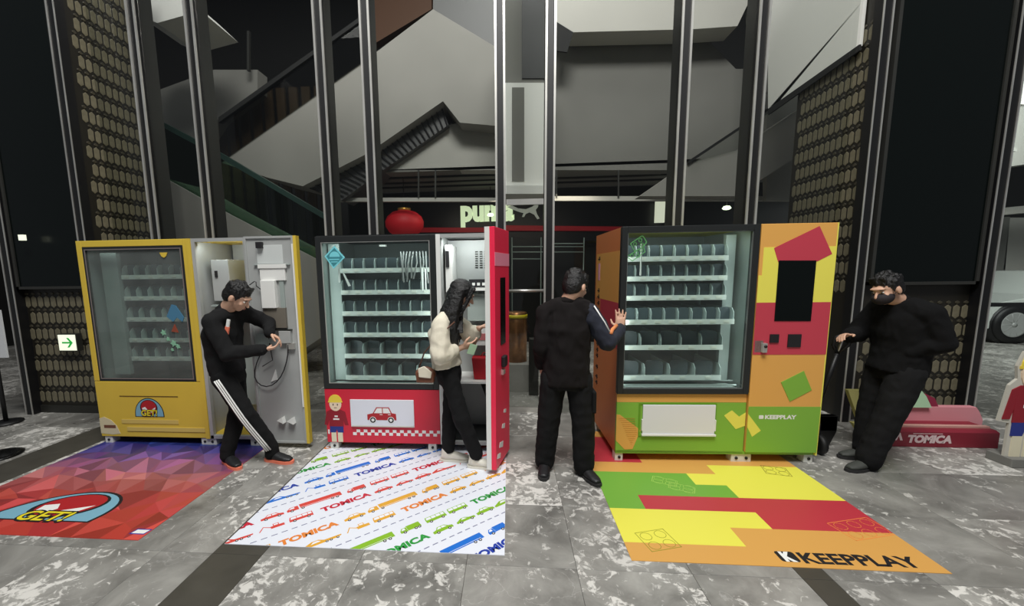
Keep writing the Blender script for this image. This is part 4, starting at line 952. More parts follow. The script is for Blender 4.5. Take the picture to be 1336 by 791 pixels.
# --- white mat with diagonal rows of vehicles
m2x0, m2x1, m2y0, m2y1 = -1.705, -0.03, 2.13, 3.98
m2 = MB().box((m2x0, m2y0, 0), (m2x1, m2y1, H0)).build('floor_mat', mat('mat_white', rgb(226, 229, 238), 0.42)); tag(m2, 'white floor mat with diagonal rows of coloured vehicles before the red machine', 'floor mat', 'printed floor mats')
TH = radians(40.3); ct, st_ = cos(TH), sin(TH)
def T2(p, q): return (p*ct-q*st_, p*st_+q*ct)
rows = {'b': rgb(28, 110, 205), 'bt': rgb(24, 58, 160), 'g': rgb(134, 182, 40), 'gt': rgb(40, 150, 60), 'o': rgb(222, 164, 52), 'ot': rgb(226, 130, 52), 'r': rgb(212, 72, 62), 'rt': rgb(196, 30, 54)}
keys = ['w', 'k', 'gy']+list(rows)
VM = [mat('mat_print_white', rgb(232, 234, 240), 0.45), mat('mat_print_tyre', rgb(60, 52, 50), 0.5), mat('mat_print_dash', rgb(120, 122, 150), 0.5)]+[mat('mat_print_'+k, v, 0.42) for k, v in rows.items()]
vb = MB()
def V(k, pts, p, q, L, h=1.0): vb.mat(keys.index(k)); zp(vb, [T2(p+a, q+b*h) for a, b in pts], L)
def wheels(xs, p, q, r_=0.011):
    for x in xs: V('k', circ(x, 0, r_, 10), p, q, 4); V('w', circ(x, 0, r_*0.45, 6), p, q, 5)
def hollow(k, pts, inner, p, q): V(k, pts, p, q, 2); [V('w', i, p, q, 3) for i in inner]
def truck(k, p, q, L=0.37):
    V(k, [(0.085, 0.006), (L, 0.006), (L, 0.06), (0.085, 0.06)], p, q, 2); V('w', [(0.085, 0.014), (L-0.02, 0.014), (L-0.02, 0.017), (0.085, 0.017)], p, q, 3)
    V(k, [(0.0, 0.0), (0.075, 0.0), (0.075, 0.05), (0.025, 0.05), (0.0, 0.022)], p, q, 2); V('w', [(0.012, 0.026), (0.03, 0.044), (0.05, 0.044), (0.05, 0.026)], p, q, 3)
    wheels((0.03, 0.1, L-0.07, L-0.035), p, q)
def van(k, p, q):
    V(k, [(0.05, 0.004), (0.14, 0.004), (0.14, 0.054), (0.05, 0.054)], p, q, 2); V(k, [(0, 0), (0.048, 0), (0.048, 0.045), (0.018, 0.045), (0, 0.02)], p, q, 2); V('w', [(0.01, 0.022), (0.022, 0.04), (0.036, 0.04), (0.036, 0.022)], p, q, 3)
    wheels((0.025, 0.1, 0.124), p, q)
def bus(k, p, q):
    V(k, [(0, 0), (0.148, 0), (0.148, 0.055), (0.008, 0.055), (0, 0.025)], p, q, 2); V('w', [(0.008, 0.026), (0.142, 0.026), (0.142, 0.05), (0.014, 0.05)], p, q, 3)
    for x in (0.045, 0.08, 0.115): V(k, [(x, 0.026), (x+0.004, 0.026), (x+0.004, 0.05), (x, 0.05)], p, q, 4)
    wheels((0.03, 0.118), p, q)
def auto(k, p, q):
    V(k, [(0, 0.0), (0.14, 0.0), (0.14, 0.022), (0.115, 0.03), (0.095, 0.052), (0.045, 0.052), (0.028, 0.03), (0, 0.022)], p, q, 2)
    V('w', [(0.034, 0.029), (0.049, 0.047), (0.066, 0.047), (0.066, 0.029)], p, q, 3); V('w', [(0.071, 0.029), (0.071, 0.047), (0.09, 0.047), (0.105, 0.029)], p, q, 3); wheels((0.03, 0.11), p, q)
def sporty(k, p, q):
    V(k, [(0, 0), (0.14, 0), (0.14, 0.018), (0.1, 0.024), (0.075, 0.04), (0.045, 0.04), (0, 0.015)], p, q, 2); V('w', [(0.04, 0.022), (0.055, 0.035), (0.07, 0.035), (0.085, 0.022)], p, q, 3); wheels((0.03, 0.112), p, q)
def digger(k, p, q):
    V(k, [(0.07, 0), (0.15, 0), (0.15, 0.026), (0.07, 0.026)], p, q, 2); V(k, [(0.085, 0.026), (0.12, 0.026), (0.12, 0.05), (0.085, 0.05)], p, q, 2); V('w', [(0.09, 0.03), (0.115, 0.03), (0.115, 0.045), (0.09, 0.045)], p, q, 3)
    V(k, [(0.07, 0.02), (0.03, 0.05), (0.0, 0.0), (0.008, 0.0), (0.032, 0.042), (0.07, 0.012)], p, q, 2)
def tow(k, p, q):
    V(k, [(0, 0), (0.2, 0.0), (0.23, 0.01), (0.23, 0.02), (0.13, 0.024), (0.1, 0.045), (0.06, 0.045), (0, 0.014)], p, q, 2); V('w', [(0.05, 0.02), (0.07, 0.038), (0.095, 0.038), (0.11, 0.022)], p, q, 3); wheels((0.14, 0.165, 0.205), p, q, 0.009)
def word(k, p, q):
    m_ = MB(); add_text(m_, 'TOMICA', 0.072, 0, 0, 0, 0.35, 0.0035, mode='floor', thick=0)
    vb.mat(keys.index(k)); vb.add([(*T2(p+v[0], q+v[1]-0.006), H0+0.0012) for v in m_.v], m_.f)
for k, base, shft in (('b', 1.63, 0.10), ('g', 1.965, -0.33), ('o', 2.30, 0.0), ('r', 2.635, -0.44), ('b', 2.97, -0.09), ('g', 3.305, -0.53), ('o', 3.64, -0.2)):
    x = -0.9
    while x < 3.0:
        V('gy', [(x, -0.0035), (x+0.035, -0.0035), (x+0.035, 0.0035), (x, 0.0035)], 0, base, 2); x += 0.058
    for n in (-2, -1, 0, 1):
        s0 = shft+1.5*n; u1 = base+0.205; u2 = base+0.078
        word(k+'t', 0.34+s0, u1); auto(k, 0.73+s0, u1); truck(k, 0.89+s0, u1); van(k, 1.30+s0, u1); bus(k, 1.48+s0, u1); bus(k, 1.65+s0, u1)
        tow(k, 0.44+s0, u2); digger(k, 0.70+s0, u2); bus(k, 0.88+s0, u2); word(k+'t', 1.08+s0, u2); auto(k, 1.46+s0, u2); sporty(k, 1.63+s0, u2); auto(k, 1.79+s0, u2)
# only the rows that fall on the sheet
clip_build(vb, m2x0+0.001, m2x1-0.001, m2y0+0.001, m2y1-0.001, 'vehicle_print', VM, m2)

# --- block mat
m3x0, m3x1, m3y0, m3y1 = 0.672, 2.30, 2.132, 3.98
m3 = MB().box((m3x0, m3y0, 0), (m3x1, m3y1, H0)).build('floor_mat', mat('mat_orange', rgb(212, 158, 82), 0.42)); tag(m3, 'floor mat of big orange, yellow, red and green blocks before the orange machine', 'floor mat', 'printed floor mats')
kb = MB()
L0, R0 = m3x0, m3x1
for k, x0, x1, y0, y1 in ((0, L0, 1.36, 2.287, 2.463), (1, 1.61, R0, 2.463, 2.638), (0, L0, 1.61, 2.463, 2.638), (2, L0, .91, 2.638, 2.812), (1, .91, R0, 2.638, 2.812), (2, L0, 1.60, 2.812, 2.98), (0, 1.60, R0, 2.812, 2.98), (2, L0, 1.382, 2.98, 3.15), (0, 1.382, R0, 2.98, 3.15), (0, 1.605, R0, 3.15, 3.30), (1, L0, 1.1, 3.32, 3.84)):
    kb.mat(k); zp(kb, [(x0, y0), (x1, y0), (x1, y1), (x0, y1)], 1)
kb.build('block_print', [mat('mat_lemon', rgb(228, 222, 84), 0.42), mat('mat_red', rgb(184, 54, 66), 0.42), mat('mat_green', rgb(112, 168, 62), 0.42)], m3)
def brick_out(cx, cy, w_, h_, ang_, m, n=2, sh=0.0):
    b = MB(); c, s_ = cos(ang_), sin(ang_)
    X = lambda a, d: (cx+a*c-d*s_+sh*d, cy+a*s_+d*c)
    outline(b, [X(-w_/2, -h_/2), X(w_/2, -h_/2), X(w_/2, h_/2), X(-w_/2, h_/2)], 0.004, H0+0.0004, H0+0.0009, 'z')
    for i in range(n):
        for j in range(2): outline(b, [X(-w_/2+w_*(i+0.5)/n+q[0], -h_/4+j*h_/2+q[1]) for q in circ(0, 0, 0.034, 12)], 0.003, H0+0.0004, H0+0.0009, 'z')
    clip_build(b, m3x0, m3x1, m3y0, m3y1, 'brick_outline', m, m3)
brick_out(0.875, 2.318, 0.19, 0.17, radians(16), mat('outline_olive', rgb(150, 150, 40), 0.5))
brick_out(2.15, 2.50, 0.30, 0.17, radians(15), mat('outline_orange', rgb(236, 140, 70), 0.5), 3)
brick_out(1.17, 3.02, 0.17, 0.09, radians(-25), mat('outline_pale_green', rgb(170, 210, 100), 0.5))
brick_out(1.26, 2.93, 0.17, 0.09, radians(-25), MATS['outline_pale_green'])
brick_out(2.10, 3.23, 0.17, 0.14, radians(-14), mat('outline_dark', rgb(120, 110, 30), 0.5))
kt = MB(); kt.mat(0); zp(kt, rrect(1.487, 2.172, 1.588, 2.256, 0.015), 2)
add_text(kt, 'KEEPPLAY', 0.118, 1.603, 2.168, H0, 0.60, 0.004, mode='floor', thick=0.0006)
kt.mat(1); add_text(kt, 'K', 0.10, 1.508, 2.178, H0, 0.062, 0.007, mode='floor', thick=0.0014)
kt.build('lettering', [M_ink, M_bwhite], m3)

# ================================================================== people
def finish(mb, name, m, parent, vox, smooth_n=3, wr=0.0, wf=9.0, seed=0):
    "fuses the collected shapes into one continuous skin"
    o = mb.build(name, m, None)
    r = o.modifiers.new('r', 'REMESH'); r.mode = 'VOXEL'; r.voxel_size = vox; r.use_smooth_shade = True
    if smooth_n: q = o.modifiers.new('s', 'SMOOTH'); q.factor = 0.5; q.iterations = smooth_n
    bpy.context.view_layer.update()
    me = bpy.data.meshes.new_from_object(o.evaluated_get(bpy.context.evaluated_depsgraph_get()))
    old = o.data; o.modifiers.clear(); o.data = me; bpy.data.meshes.remove(old); me.name = name
    if not len(me.materials): me.materials.append(m)
    if wr:
        nrm = [v.normal.copy() for v in me.vertices]; sv = Vector((seed*3.1, seed, seed*7.7))
        for v, n_ in zip(me.vertices, nrm):
            c = v.co; k = noise.noise(Vector((c.x*wf, c.y*wf, c.z*wf*1.6))+sv)
            k2 = 1-abs(noise.noise(Vector((c.x*wf*1.7, c.y*wf*1.7, c.z*wf*0.9))+sv*2))*3
            v.co = c + n_*(wr*k+wr*0.6*max(0, k2))
    o.parent = parent
    if parent: o.matrix_parent_inverse = Matrix.Translation(parent.location).inverted()
    return o
def cap(mb, p, q, r1, r2, n=12):
    p, q = Vector(p), Vector(q); mb.tube([p, q], [r1, r2], n); mb.ell(p, (r1,)*3, nu=n, nv=8); mb.ell(q, (r2,)*3, nu=n, nv=8)
def chain(mb, pts, rs):
    for i in range(len(pts)-1): cap(mb, pts[i], pts[i+1], rs[i], rs[i+1])
def loft(mb, secs, n=20):
    "secs: (centre, side vector, front vector, half width, half depth)"
    vs = []; fs = []
    for c, s_, f_, a, b in secs:
        for k in range(n):
            t = 2*pi*k/n; vs.append(Vector(c)+s_*(a*cos(t))+f_*(b*sin(t)))
    m = len(secs)
    for i in range(m-1):
        for k in range(n): fs.append((i*n+k, i*n+(k+1) % n, (i+1)*n+(k+1) % n, (i+1)*n+k))
    fs += [tuple(range(n))[::-1], tuple((m-1)*n+k for k in range(n))]
    mb.add(vs, fs, True)
def frame(f, u):
    f = Vector(f).normalized(); s_ = f.cross(Vector(u)).normalized(); u = s_.cross(f).normalized(); return f, s_, u
def hand(mb, w_, d, n_, t, curl=0.5, spread=0.0, sc=1.0):
    "wrist, pointing direction, palm normal, thumb side"
    w_ = Vector(w_); d = Vector(d).normalized(); n_ = (Vector(n_)-d*Vector(n_).dot(d)).normalized()
    t = (Vector(t)-d*Vector(t).dot(d)-n_*Vector(t).dot(n_)).normalized()
    loft(mb, [(w_-d*0.01, t, n_, 0.026*sc, 0.019*sc), (w_+d*0.02*sc, t, n_, 0.032*sc, 0.017*sc), (w_+d*0.055*sc, t, n_, 0.041*sc, 0.015*sc), (w_+d*0.085*sc, t, n_, 0.040*sc, 0.012*sc)], 12)
    for i, L in enumerate((0.070, 0.078, 0.073, 0.056)):
        off = (0.031-0.0205*i)*sc; p = w_+d*(0.08*sc)+t*off; dr_ = (d+t*(1.5-i)*spread).normalized(); r_ = 0.0088*sc
        for k, fr in enumerate((0.45, 0.32, 0.23)):
            dr_ = (dr_*cos(curl)+n_*sin(curl)).normalized() if (k or curl > 0.1) else dr_
            q = p+dr_*L*fr*sc; cap(mb, p, q, r_, r_*0.92, 8); p = q; r_ *= 0.92
            nn = n_
    p = w_+d*0.018*sc+t*0.028*sc
    d1 = (t*0.75+d*0.6+n_*0.25*(1+curl)).normalized(); q = p+d1*0.042*sc; cap(mb, p, q, 0.013*sc, 0.0105*sc, 8)
    d2 = (t*0.25+d*0.85+n_*0.3*(1+curl)).normalized(); cap(mb, q, q+d2*0.032*sc, 0.0105*sc, 0.0085*sc, 8)
def head(mb, c, f, u, neck, sc=1.0):
    c = Vector(c); f, s_, u = frame(f, u); M3 = Matrix((s_, f, u)).transposed()
    E3 = lambda off, r_: mb.ell(c+s_*off[0]*sc+f*off[1]*sc+u*off[2]*sc, tuple(x*sc for x in r_), M3)
    E3((0, -0.012, 0.022), (0.074, 0.094, 0.088)); E3((0, 0.030, -0.020), (0.060, 0.060, 0.080)); E3((0, 0.044, -0.075), (0.034, 0.038, 0.030))
    E3((0.036, 0.064, -0.022), (0.022, 0.018, 0.020)); E3((-0.036, 0.064, -0.022), (0.022, 0.018, 0.020))
    E3((0, 0.086, -0.052), (0.022, 0.012, 0.006)); E3((0, 0.083, -0.062), (0.019, 0.012, 0.006))
    E3((0, 0.075, 0.032), (0.052, 0.022, 0.012))
    P_ = lambda a, b, d_: c+s_*a*sc+f*b*sc+u*d_*sc
    cap(mb, P_(0, 0.086, 0.012), P_(0, 0.108, -0.026), 0.008*sc, 0.0125*sc, 8)
    for k in (-1, 1): E3((0.076*k, -0.008, -0.012), (0.010, 0.020, 0.032))
    neck = Vector(neck); top = P_(0, -0.022, -0.055); cap(mb, top, neck, 0.055*sc, 0.060*sc, 16)
    return P_, M3
M_skin = mat('skin', rgb(212, 168, 142), 0.55, noise_amt=0.08, nscale=30)
M_hair = mat('black_hair', rgb(14, 12, 12), 0.42, bump=0.6, bscale=160, spec=0.5)
M_clothk = mat('black_cloth', rgb(18, 18, 19), 0.9, bump=0.25, bscale=250, spec=0.25)
M_clothk2 = mat('charcoal_cloth', rgb(22, 22, 23), 0.9, bump=0.25, bscale=250, spec=0.25)
M_cream = mat('cream_knit', rgb(222, 214, 194), 0.85, bump=0.3, bscale=200)
M_navy = mat('navy_sleeve', rgb(26, 30, 44), 0.8, bump=0.3, bscale=250)
M_eye = mat('eye_white', rgb(225, 222, 215), 0.3)
def eyes(P_, M3, par, sc=1.0, mouth=True):
    e = MB()
    for k in (-1, 1):
        e.mat(0).ell(P_(0.031*k, 0.078, 0.006), (0.012*sc, 0.009*sc, 0.006*sc), M3, 10, 6)
        e.mat(1).ell(P_(0.031*k, 0.0865, 0.005), (0.0052*sc, 0.002, 0.0052*sc), M3, 10, 6)
        e.mat(1).ell(P_(0.031*k, 0.086, 0.025), (0.019*sc, 0.006, 0.0032*sc), M3, 10, 6)
    o = e.build('eyes', [M_eye, M_hair]); o.parent = par; o.matrix_parent_inverse = Matrix.Translation(par.location).inverted()
    if mouth:
        o = MB().ell(P_(0, 0.0955, -0.056), (0.019*sc, 0.004, 0.006*sc), M3, 10, 6).build('lips', mat('lips', rgb(176, 104, 96), 0.5)); o.parent = par; o.matrix_parent_inverse = Matrix.Translation(par.location).inverted()
def hair_short(P_, M3, par, sc=1.0, shag=0.012, fringe=True, seed=1):
    h = MB(); rd = random.Random(seed)
    h.ell(P_(0, -0.022, 0.040), (0.083*sc, 0.096*sc, 0.088*sc), M3); h.ell(P_(0, -0.050, -0.002), (0.078*sc, 0.066*sc, 0.085*sc), M3)
    for k in range(46):
        a = rd.uniform(0, 2*pi); b = rd.uniform(0.1, 1.25)
        p = (0.082*cos(a)*sin(b), -0.022+0.094*sin(a)*sin(b), 0.040+0.088*cos(b))
        q = (p[0]*1.12+rd.uniform(-.012, .012), p[1]*1.08+0.02*rd.uniform(0, 1), p[2]-0.028*rd.uniform(0.2, 1.4))
        if q[1] > 0.06 and q[2] < 0.045: continue
        cap(h, P_(*p), P_(*q), 0.013*sc, 0.006*sc, 6)
    if fringe:
        for k in range(9):
            x = -0.056+0.014*k; cap(h, P_(x*0.9, 0.05, 0.105), P_(x, 0.078-abs(x)*0.4, 0.058+rd.uniform(-.012, .016)), 0.011*sc, 0.004*sc, 6)
        for k in (-1, 1): cap(h, P_(0.072*k, 0.02, 0.04), P_(0.073*k, 0.028, -0.005), 0.012*sc, 0.006*sc, 6)
    return finish(h, 'hair', M_hair, par, 0.006, 1, 0.003, 60, seed)
def shoe(par, ank, d, m, ms, L=0.26, toe_dn=0.0, nm='shoe'):
    ank = Vector(ank); d = Vector((d[0], d[1], 0)).normalized(); s_ = Vector((-d.y, d.x, 0)); u = Vector((0, 0, 1))
    b = Vector((ank.x, ank.y, 0))
    mb = MB(); R_ = lambda a, h: b+d*a+u*h
    loft(mb, [(R_(-0.06, 0.05), s_, u, 0.028, 0.03), (R_(-0.04, 0.052), s_, u, 0.036, 0.038), (R_(0.03, 0.052), s_, u, 0.040, 0.040), (R_(0.09, 0.044), s_, u, 0.045, 0.030), (R_(0.15, 0.036), s_, u, 0.043, 0.022), (R_(0.19, 0.032), s_, u, 0.026, 0.014)], 14)
    cap(mb, R_(-0.015, 0.06), R_(-0.012, 0.105), 0.045, 0.045)
    o = finish(mb, nm, m, par, 0.008, 2)
    P = [(-0.075, 0), (-0.068, 0.025), (-0.04, 0.036), (0.03, 0.036), (0.1, 0.047), (0.16, 0.043), (0.2, 0.022), (0.207, 0)]
    P = P+[(a, -h) for a, h in P[::-1][1:-1]]
    sl = MB(); vs = [b+d*a+s_*h+u*z for z in (0.0, 0.024) for a, h in P]; n = len(P)
    sl.add(vs, [tuple(range(n))[::-1], tuple(range(n, 2*n))]+[(i, (i+1) % n, (i+1) % n+n, i+n) for i in range(n)])
    q = sl.build('sole', ms); q.parent = o; q.matrix_parent_inverse = o.matrix_parent_inverse.copy() if False else Matrix.Translation(par.location).inverted() @ Matrix.Identity(4)
    q.matrix_parent_inverse = Matrix.Identity(4)
    return o
def par_fix(o, par):
    o.parent = par; o.matrix_parent_inverse = Matrix.Translation(par.location).inverted(); return o
def person(spec):
    base = Vector(spec['base']); R = empty('person', base); tag(R, spec['label'], 'person')
    f, s_, u = frame(spec['face_dir'], (0, 0, 1)); f2, s2, _ = frame(spec['body_dir'], (0, 0, 1))
    J = {k: Vector(v) for k, v in spec['J'].items()}; sc = spec.get('sc', 1.0); g = spec.get('girth', 1.0)
    side = (J['shR']-J['shL']).normalized(); sideh = (J['hipR']-J['hipL']).normalized()
    # ---- one continuous body
    b = MB(); P_, M3 = head(b, J['head'], spec['face_dir'], spec.get('head_up', (0, 0, 1)), J['neck'], spec.get('hsc', 1.0))
    spine = [J['pelvis'], J['waist'], J['chest'], J['neck']]
    up = [(spine[min(i+1, 3)]-spine[max(i-1, 0)]).normalized() for i in range(4)]
    sd = [sideh, (side+sideh).normalized(), side, side]
    fr = [sd[i].cross(up[i]).normalized()*-1 for i in range(4)]
    loft(b, [(J['pelvis']-up[0]*0.10, sd[0], fr[0], 0.10*g, 0.09*g), (J['pelvis'], sd[0], fr[0], 0.145*g, 0.105*g), (J['waist'], sd[1], fr[1], 0.125*g, 0.09*g), (J['chest'], sd[2], fr[2], 0.145*g, 0.10*g), ((J['chest']+J['neck'])/2+up[2]*0.04, sd[2], fr[2], 0.125*g, 0.07*g), (J['neck'], sd[3], fr[3], 0.055, 0.05)])
    for k in 'LR':
        chain(b, [J['neck']*0.45+J['sh'+k]*0.55, J['sh'+k], J['el'+k], J['wr'+k]], [0.055, 0.048, 0.036, 0.025])
        hd = spec['hand'+k]; hand(b, J['wr'+k], hd[0], hd[1], hd[2], hd[3], hd[4] if len(hd) > 4 else 0)
        chain(b, [J['hip'+k], J['kn'+k], J['an'+k]], [0.078*g, 0.052, 0.036])
        t = Vector((*spec['toe'+k], 0)).normalized(); A_ = Vector((J['an'+k].x, J['an'+k].y, 0.05)); cap(b, J['an'+k], A_, 0.034, 0.03); cap(b, A_, A_+t*0.12-Vector((0, 0, 0.012)), 0.03, 0.022)
    finish(b, 'body', M_skin, R, 0.0062, 2)
    eyes(P_, M3, R, spec.get('hsc', 1.0), spec.get('mouth', True))
    # ---- trousers
    tr_ = MB(); th, kn, an = spec.get('leg', (0.098, 0.075, 0.062)); hem = spec.get('hem', 0.07)
    loft(tr_, [(J['pelvis']-up[0]*0.10, sd[0], fr[0], 0.13*g, 0.11*g), (J['pelvis'], sd[0], fr[0], 0.17*g, 0.125*g), (J['pelvis']+up[0]*0.13, sd[0], fr[0], 0.145*g, 0.105*g)])
    for k in 'LR':
        kk = J['kn'+k]; m1_ = (J['hip'+k]+kk)/2; A_ = J['an'+k]; dn = (A_-kk).normalized(); m2_ = (kk+A_)/2
        bag = spec.get('bag', 0.0)
        chain(tr_, [J['hip'+k], m1_, kk, m2_, A_+dn*0.0], [th*g, (th+kn)/2*g, kn, (kn+an)/2+bag, an])
        cap(tr_, A_, Vector((A_.x, A_.y, hem)) , an, an*0.98)
    to = finish(tr_, 'trousers', spec['trousers'], R, 0.010, 3, 0.006, 11, spec['seed'])
    # ---- top
    tp = MB(); lo = spec.get('tail', 0.02); cg = g*spec.get('loose', 1.0)
    loft(tp, [(J['pelvis']+up[0]*lo, sd[0], fr[0], 0.178*cg, 0.135*cg), (J['waist'], sd[1], fr[1], 0.165*cg, 0.128*cg), (J['chest'], sd[2], fr[2], 0.178*cg, 0.130*cg), (J['chest']*0.55+J['neck']*0.45, sd[2], fr[2], 0.165*cg, 0.105*cg), (J['chest']*0.25+J['neck']*0.75, sd[2], fr[2], 0.125*g, 0.088*g), (J['neck']-up[3]*0.01, sd[3], fr[3], 0.082, 0.076)])
    a1, a2, a3 = spec.get('arm', (0.068, 0.058, 0.045)); sl = spec.get('sleeve', 0.97)
    sm = MB()
    for k in 'LR':
        W_ = J['el'+k].lerp(J['wr'+k], sl); bl = J['el'+k].lerp(J['wr'+k], sl*0.5)
        for tgt in ([tp] if not (spec.get('sleeve_mat') and k == 'R') else [sm]):
            chain(tgt, [J['neck'].lerp(J['sh'+k], 0.45)-Vector((0, 0, 0.01)) if tgt is tp else J['sh'+k], J['sh'+k], J['sh'+k].lerp(J['el'+k], 0.5), J['el'+k], bl, W_], [a1, a1, (a1+a2)/2+spec.get('puff', 0), a2+spec.get('puff', 0), (a2+a3)/2+spec.get('puff', 0)*1.4, a3])
    if sm.v: chain(tp, [J['neck'].lerp(J['shR'], 0.4), J['shR']-(J['shR']-J['neck'])*0.12], [a1, a1])
    finish(tp, spec['topname'], spec['top'], R, 0.010, 2, 0.010, 8, spec['seed']+5)
    if sm.v: finish(sm, 'sleeve', spec['sleeve_mat'], R, 0.009, 3, 0.007, 12, spec['seed']+6)
    # collar
    cmb = MB(); nk = J['neck']; hd_ = (J['head']-nk).normalized()
    if spec.get('collar', True):
        loft(cmb, [(nk-hd_*0.03, side, side.cross(hd_).normalized(), 0.078, 0.074), (nk+hd_*0.03, side, side.cross(hd_).normalized(), 0.067, 0.066)]); par_fix(cmb.build('collar', spec['top']), R)
    for k in 'LR': shoe(R, (J['an'+k].x, J['an'+k].y, 0), spec['toe'+k], spec['shoe'], spec['sole'])
    return R, P_, M3, J
M_shoek = mat('black_shoe', rgb(24, 24, 26), 0.5, bump=0.2); M_orsole = mat('orange_sole', rgb(240, 128, 100), 0.55); M_shoew = mat('white_shoe', rgb(222, 218, 205), 0.6); M_dksole = mat('dark_sole', rgb(36, 35, 36), 0.7)

# --- man in black tracksuit at the open yellow machine
R, P_, M3, J = person(dict(base=(-2.2, 3.16, 0), label='man in black tracksuit with white leg stripes, working at the open yellow machine door', seed=2,
    face_dir=(0.78, 0.12, -0.60), body_dir=(1, 0.1, 0), head_up=(0.6, 0, 0.8), hsc=1.0, girth=0.93,
    J=dict(head=(-2.185, 3.14, 1.425), neck=(-2.30, 3.16, 1.32), chest=(-2.36, 3.16, 1.13), waist=(-2.37, 3.17, 0.96), pelvis=(-2.355, 3.17, 0.80),
           shR=(-2.335, 3.01, 1.235), shL=(-2.24, 3.31, 1.27), elR=(-2.205, 2.98, 0.985), wrR=(-2.02, 3.16, 0.985), elL=(-2.10, 3.40, 1.17), wrL=(-2.02, 3.27, 1.105),
           hipR=(-2.33, 3.08, 0.77), hipL=(-2.36, 3.26, 0.77), knR=(-2.17, 3.09, 0.46), knL=(-2.335, 3.24, 0.45), anR=(-2.04, 3.20, 0.125), anL=(-2.395, 3.13, 0.11)),
    handR=((0.8, 0.55, 0.1), (0, 0.3, 1), (0.2, 0.9, 0.3), 0.5), handL=((0.6, 0.3, -0.5), (-0.2, -0.2, -1), (0.1, -0.9, 0.1), 0.5),
    toeR=(0.9, -0.15), toeL=(0.75, -0.45), trousers=M_clothk, top=M_clothk2, topname='jacket', shoe=M_shoek, sole=M_orsole, leg=(0.095, 0.074, 0.058), tail=-0.01))
hair_short(P_, M3, R, seed=4)
sp = MB()
for k in (-1, 0, 1):
    pts = []
    for t in range(11):
        tt = t/10; a = J['hipR'].lerp(J['knR'], tt*2) if tt < 0.5 else J['knR'].lerp(J['anR'], (tt-0.5)*2)
        if tt <= 0.5: r_ = 0.090-0.018*tt*2
        else: r_ = 0.077-0.016*(tt-0.5)*2
        pts.append(a+Vector((0.016*k+0.012, -sqrt(max(1e-5, (r_+0.009)**2-(0.016*k+0.012)**2)), 0.006*k)))
    sp.tube(smooth(pts, 1), 0.0062, 6)
par_fix(sp.build('leg_stripes', M_bwhite), R)['kind'] = 'stuff'
bq = MB().mat(0).box((-0.012, -0.006, -0.06), (0.012, 0.006, 0.0)).mat(1).box((-0.016, -0.007, -0.12), (0.016, 0.007, -0.06)); o = par_fix(bq.build('badge_strap', [M_bwhite, M_orsole]), R); o.location = (-2.215-R.location.x+R.location.x, 3.05, 1.25); o.rotation_euler = (0, 0.25, 0)

# --- woman with long black hair at the open red machine
R, P_, M3, J = person(dict(base=(-0.42, 3.22, 0), label='long-haired woman in cream top and black trousers, reaching into the red machine', seed=3,
    face_dir=(0.86, 0.2, -0.42), body_dir=(1, 0.2, 0), head_up=(0.4, 0, 0.9), hsc=0.97, girth=0.86,
    J=dict(head=(-0.375, 3.25, 1.415), neck=(-0.475, 3.25, 1.285), chest=(-0.53, 3.25, 1.10), waist=(-0.52, 3.25, 0.95), pelvis=(-0.50, 3.25, 0.80),
           shR=(-0.53, 3.11, 1.20), shL=(-0.46, 3.38, 1.21), elR=(-0.53, 3.05, 0.965), wrR=(-0.375, 3.20, 1.0), elL=(-0.33, 3.42, 1.05), wrL=(-0.25, 3.36, 1.13),
           hipR=(-0.48, 3.17, 0.77), hipL=(-0.48, 3.33, 0.77), knR=(-0.385, 3.13, 0.44), knL=(-0.50, 3.33, 0.44), anR=(-0.275, 3.17, 0.13), anL=(-0.52, 3.28, 0.13)),
    handR=((0.9, 0.25, 0.15), (0.1, 0.6, 0.5), (0.1, -0.4, 0.8), 0.45), handL=((0.7, 0.5, 0.3), (0, -0.3, -1), (0, -1, 0.2), 0.4),
    toeR=(0.95, -0.12), toeL=(0.95, 0.0), trousers=M_clothk, top=M_cream, topname='blouse', shoe=M_shoew, sole=M_shoew, leg=(0.088, 0.068, 0.056), hem=0.115, tail=0.04, loose=1.02, arm=(0.066, 0.064, 0.046), puff=0.010, sleeve=0.62))
hh = MB()
hh.ell(P_(0, -0.022, 0.036), (0.082, 0.098, 0.090), M3); hh.ell(P_(0, -0.06, -0.02), (0.082, 0.06, 0.10), M3)
rd = random.Random(5)
Rw = lambda x, y, z: Vector((x, y, z))
for k in range(34):
    a = -2.1+4.2*k/33; sx = 0.078*sin(a)
    p0 = P_(0.07*sin(a), -0.03-0.05*cos(a), 0.06); 
    y_ = 3.25-0.105*sin(a)
    fr_ = (1-cos(a))*0.5
    p1 = Rw(-0.515+0.13*fr_+rd.uniform(-.01, .01), y_, 1.30); p2 = Rw(-0.585+0.20*fr_+rd.uniform(-.02, .02), 3.25-0.125*sin(a), 1.16+rd.uniform(-.03, .03)); p3 = Rw(-0.575+0.25*fr_, 3.25-0.12*sin(a), 1.10+rd.uniform(-.05, .04)-0.08*fr_)
    hh.tube(smooth([p0, p0.lerp(p1, 0.5)+Vector((0, 0, 0.01)), p1, p2, p3], 1), [0.022, 0.028, 0.032, 0.026, 0.008], 6)
for k in range(8):
    x = 0.03+0.006*k; hh.tube(smooth([P_(-x, 0.06, 0.1), P_(-0.075, 0.055, 0.03), P_(-0.085+rd.uniform(-.01, .0), 0.045, -0.06), P_(-0.08, 0.05+rd.uniform(-.01, .02), -0.16), Rw(-0.36+rd.uniform(-.04, .02), 3.10, 1.13)], 1), [0.014, 0.016, 0.016, 0.014, 0.006], 6)
    hh.tube(smooth([P_(x, 0.06, 0.1), P_(0.075, 0.055, 0.03), P_(0.08, 0.045, -0.08), P_(0.08, 0.05, -0.16)], 1), [0.014, 0.016, 0.016, 0.008], 6)
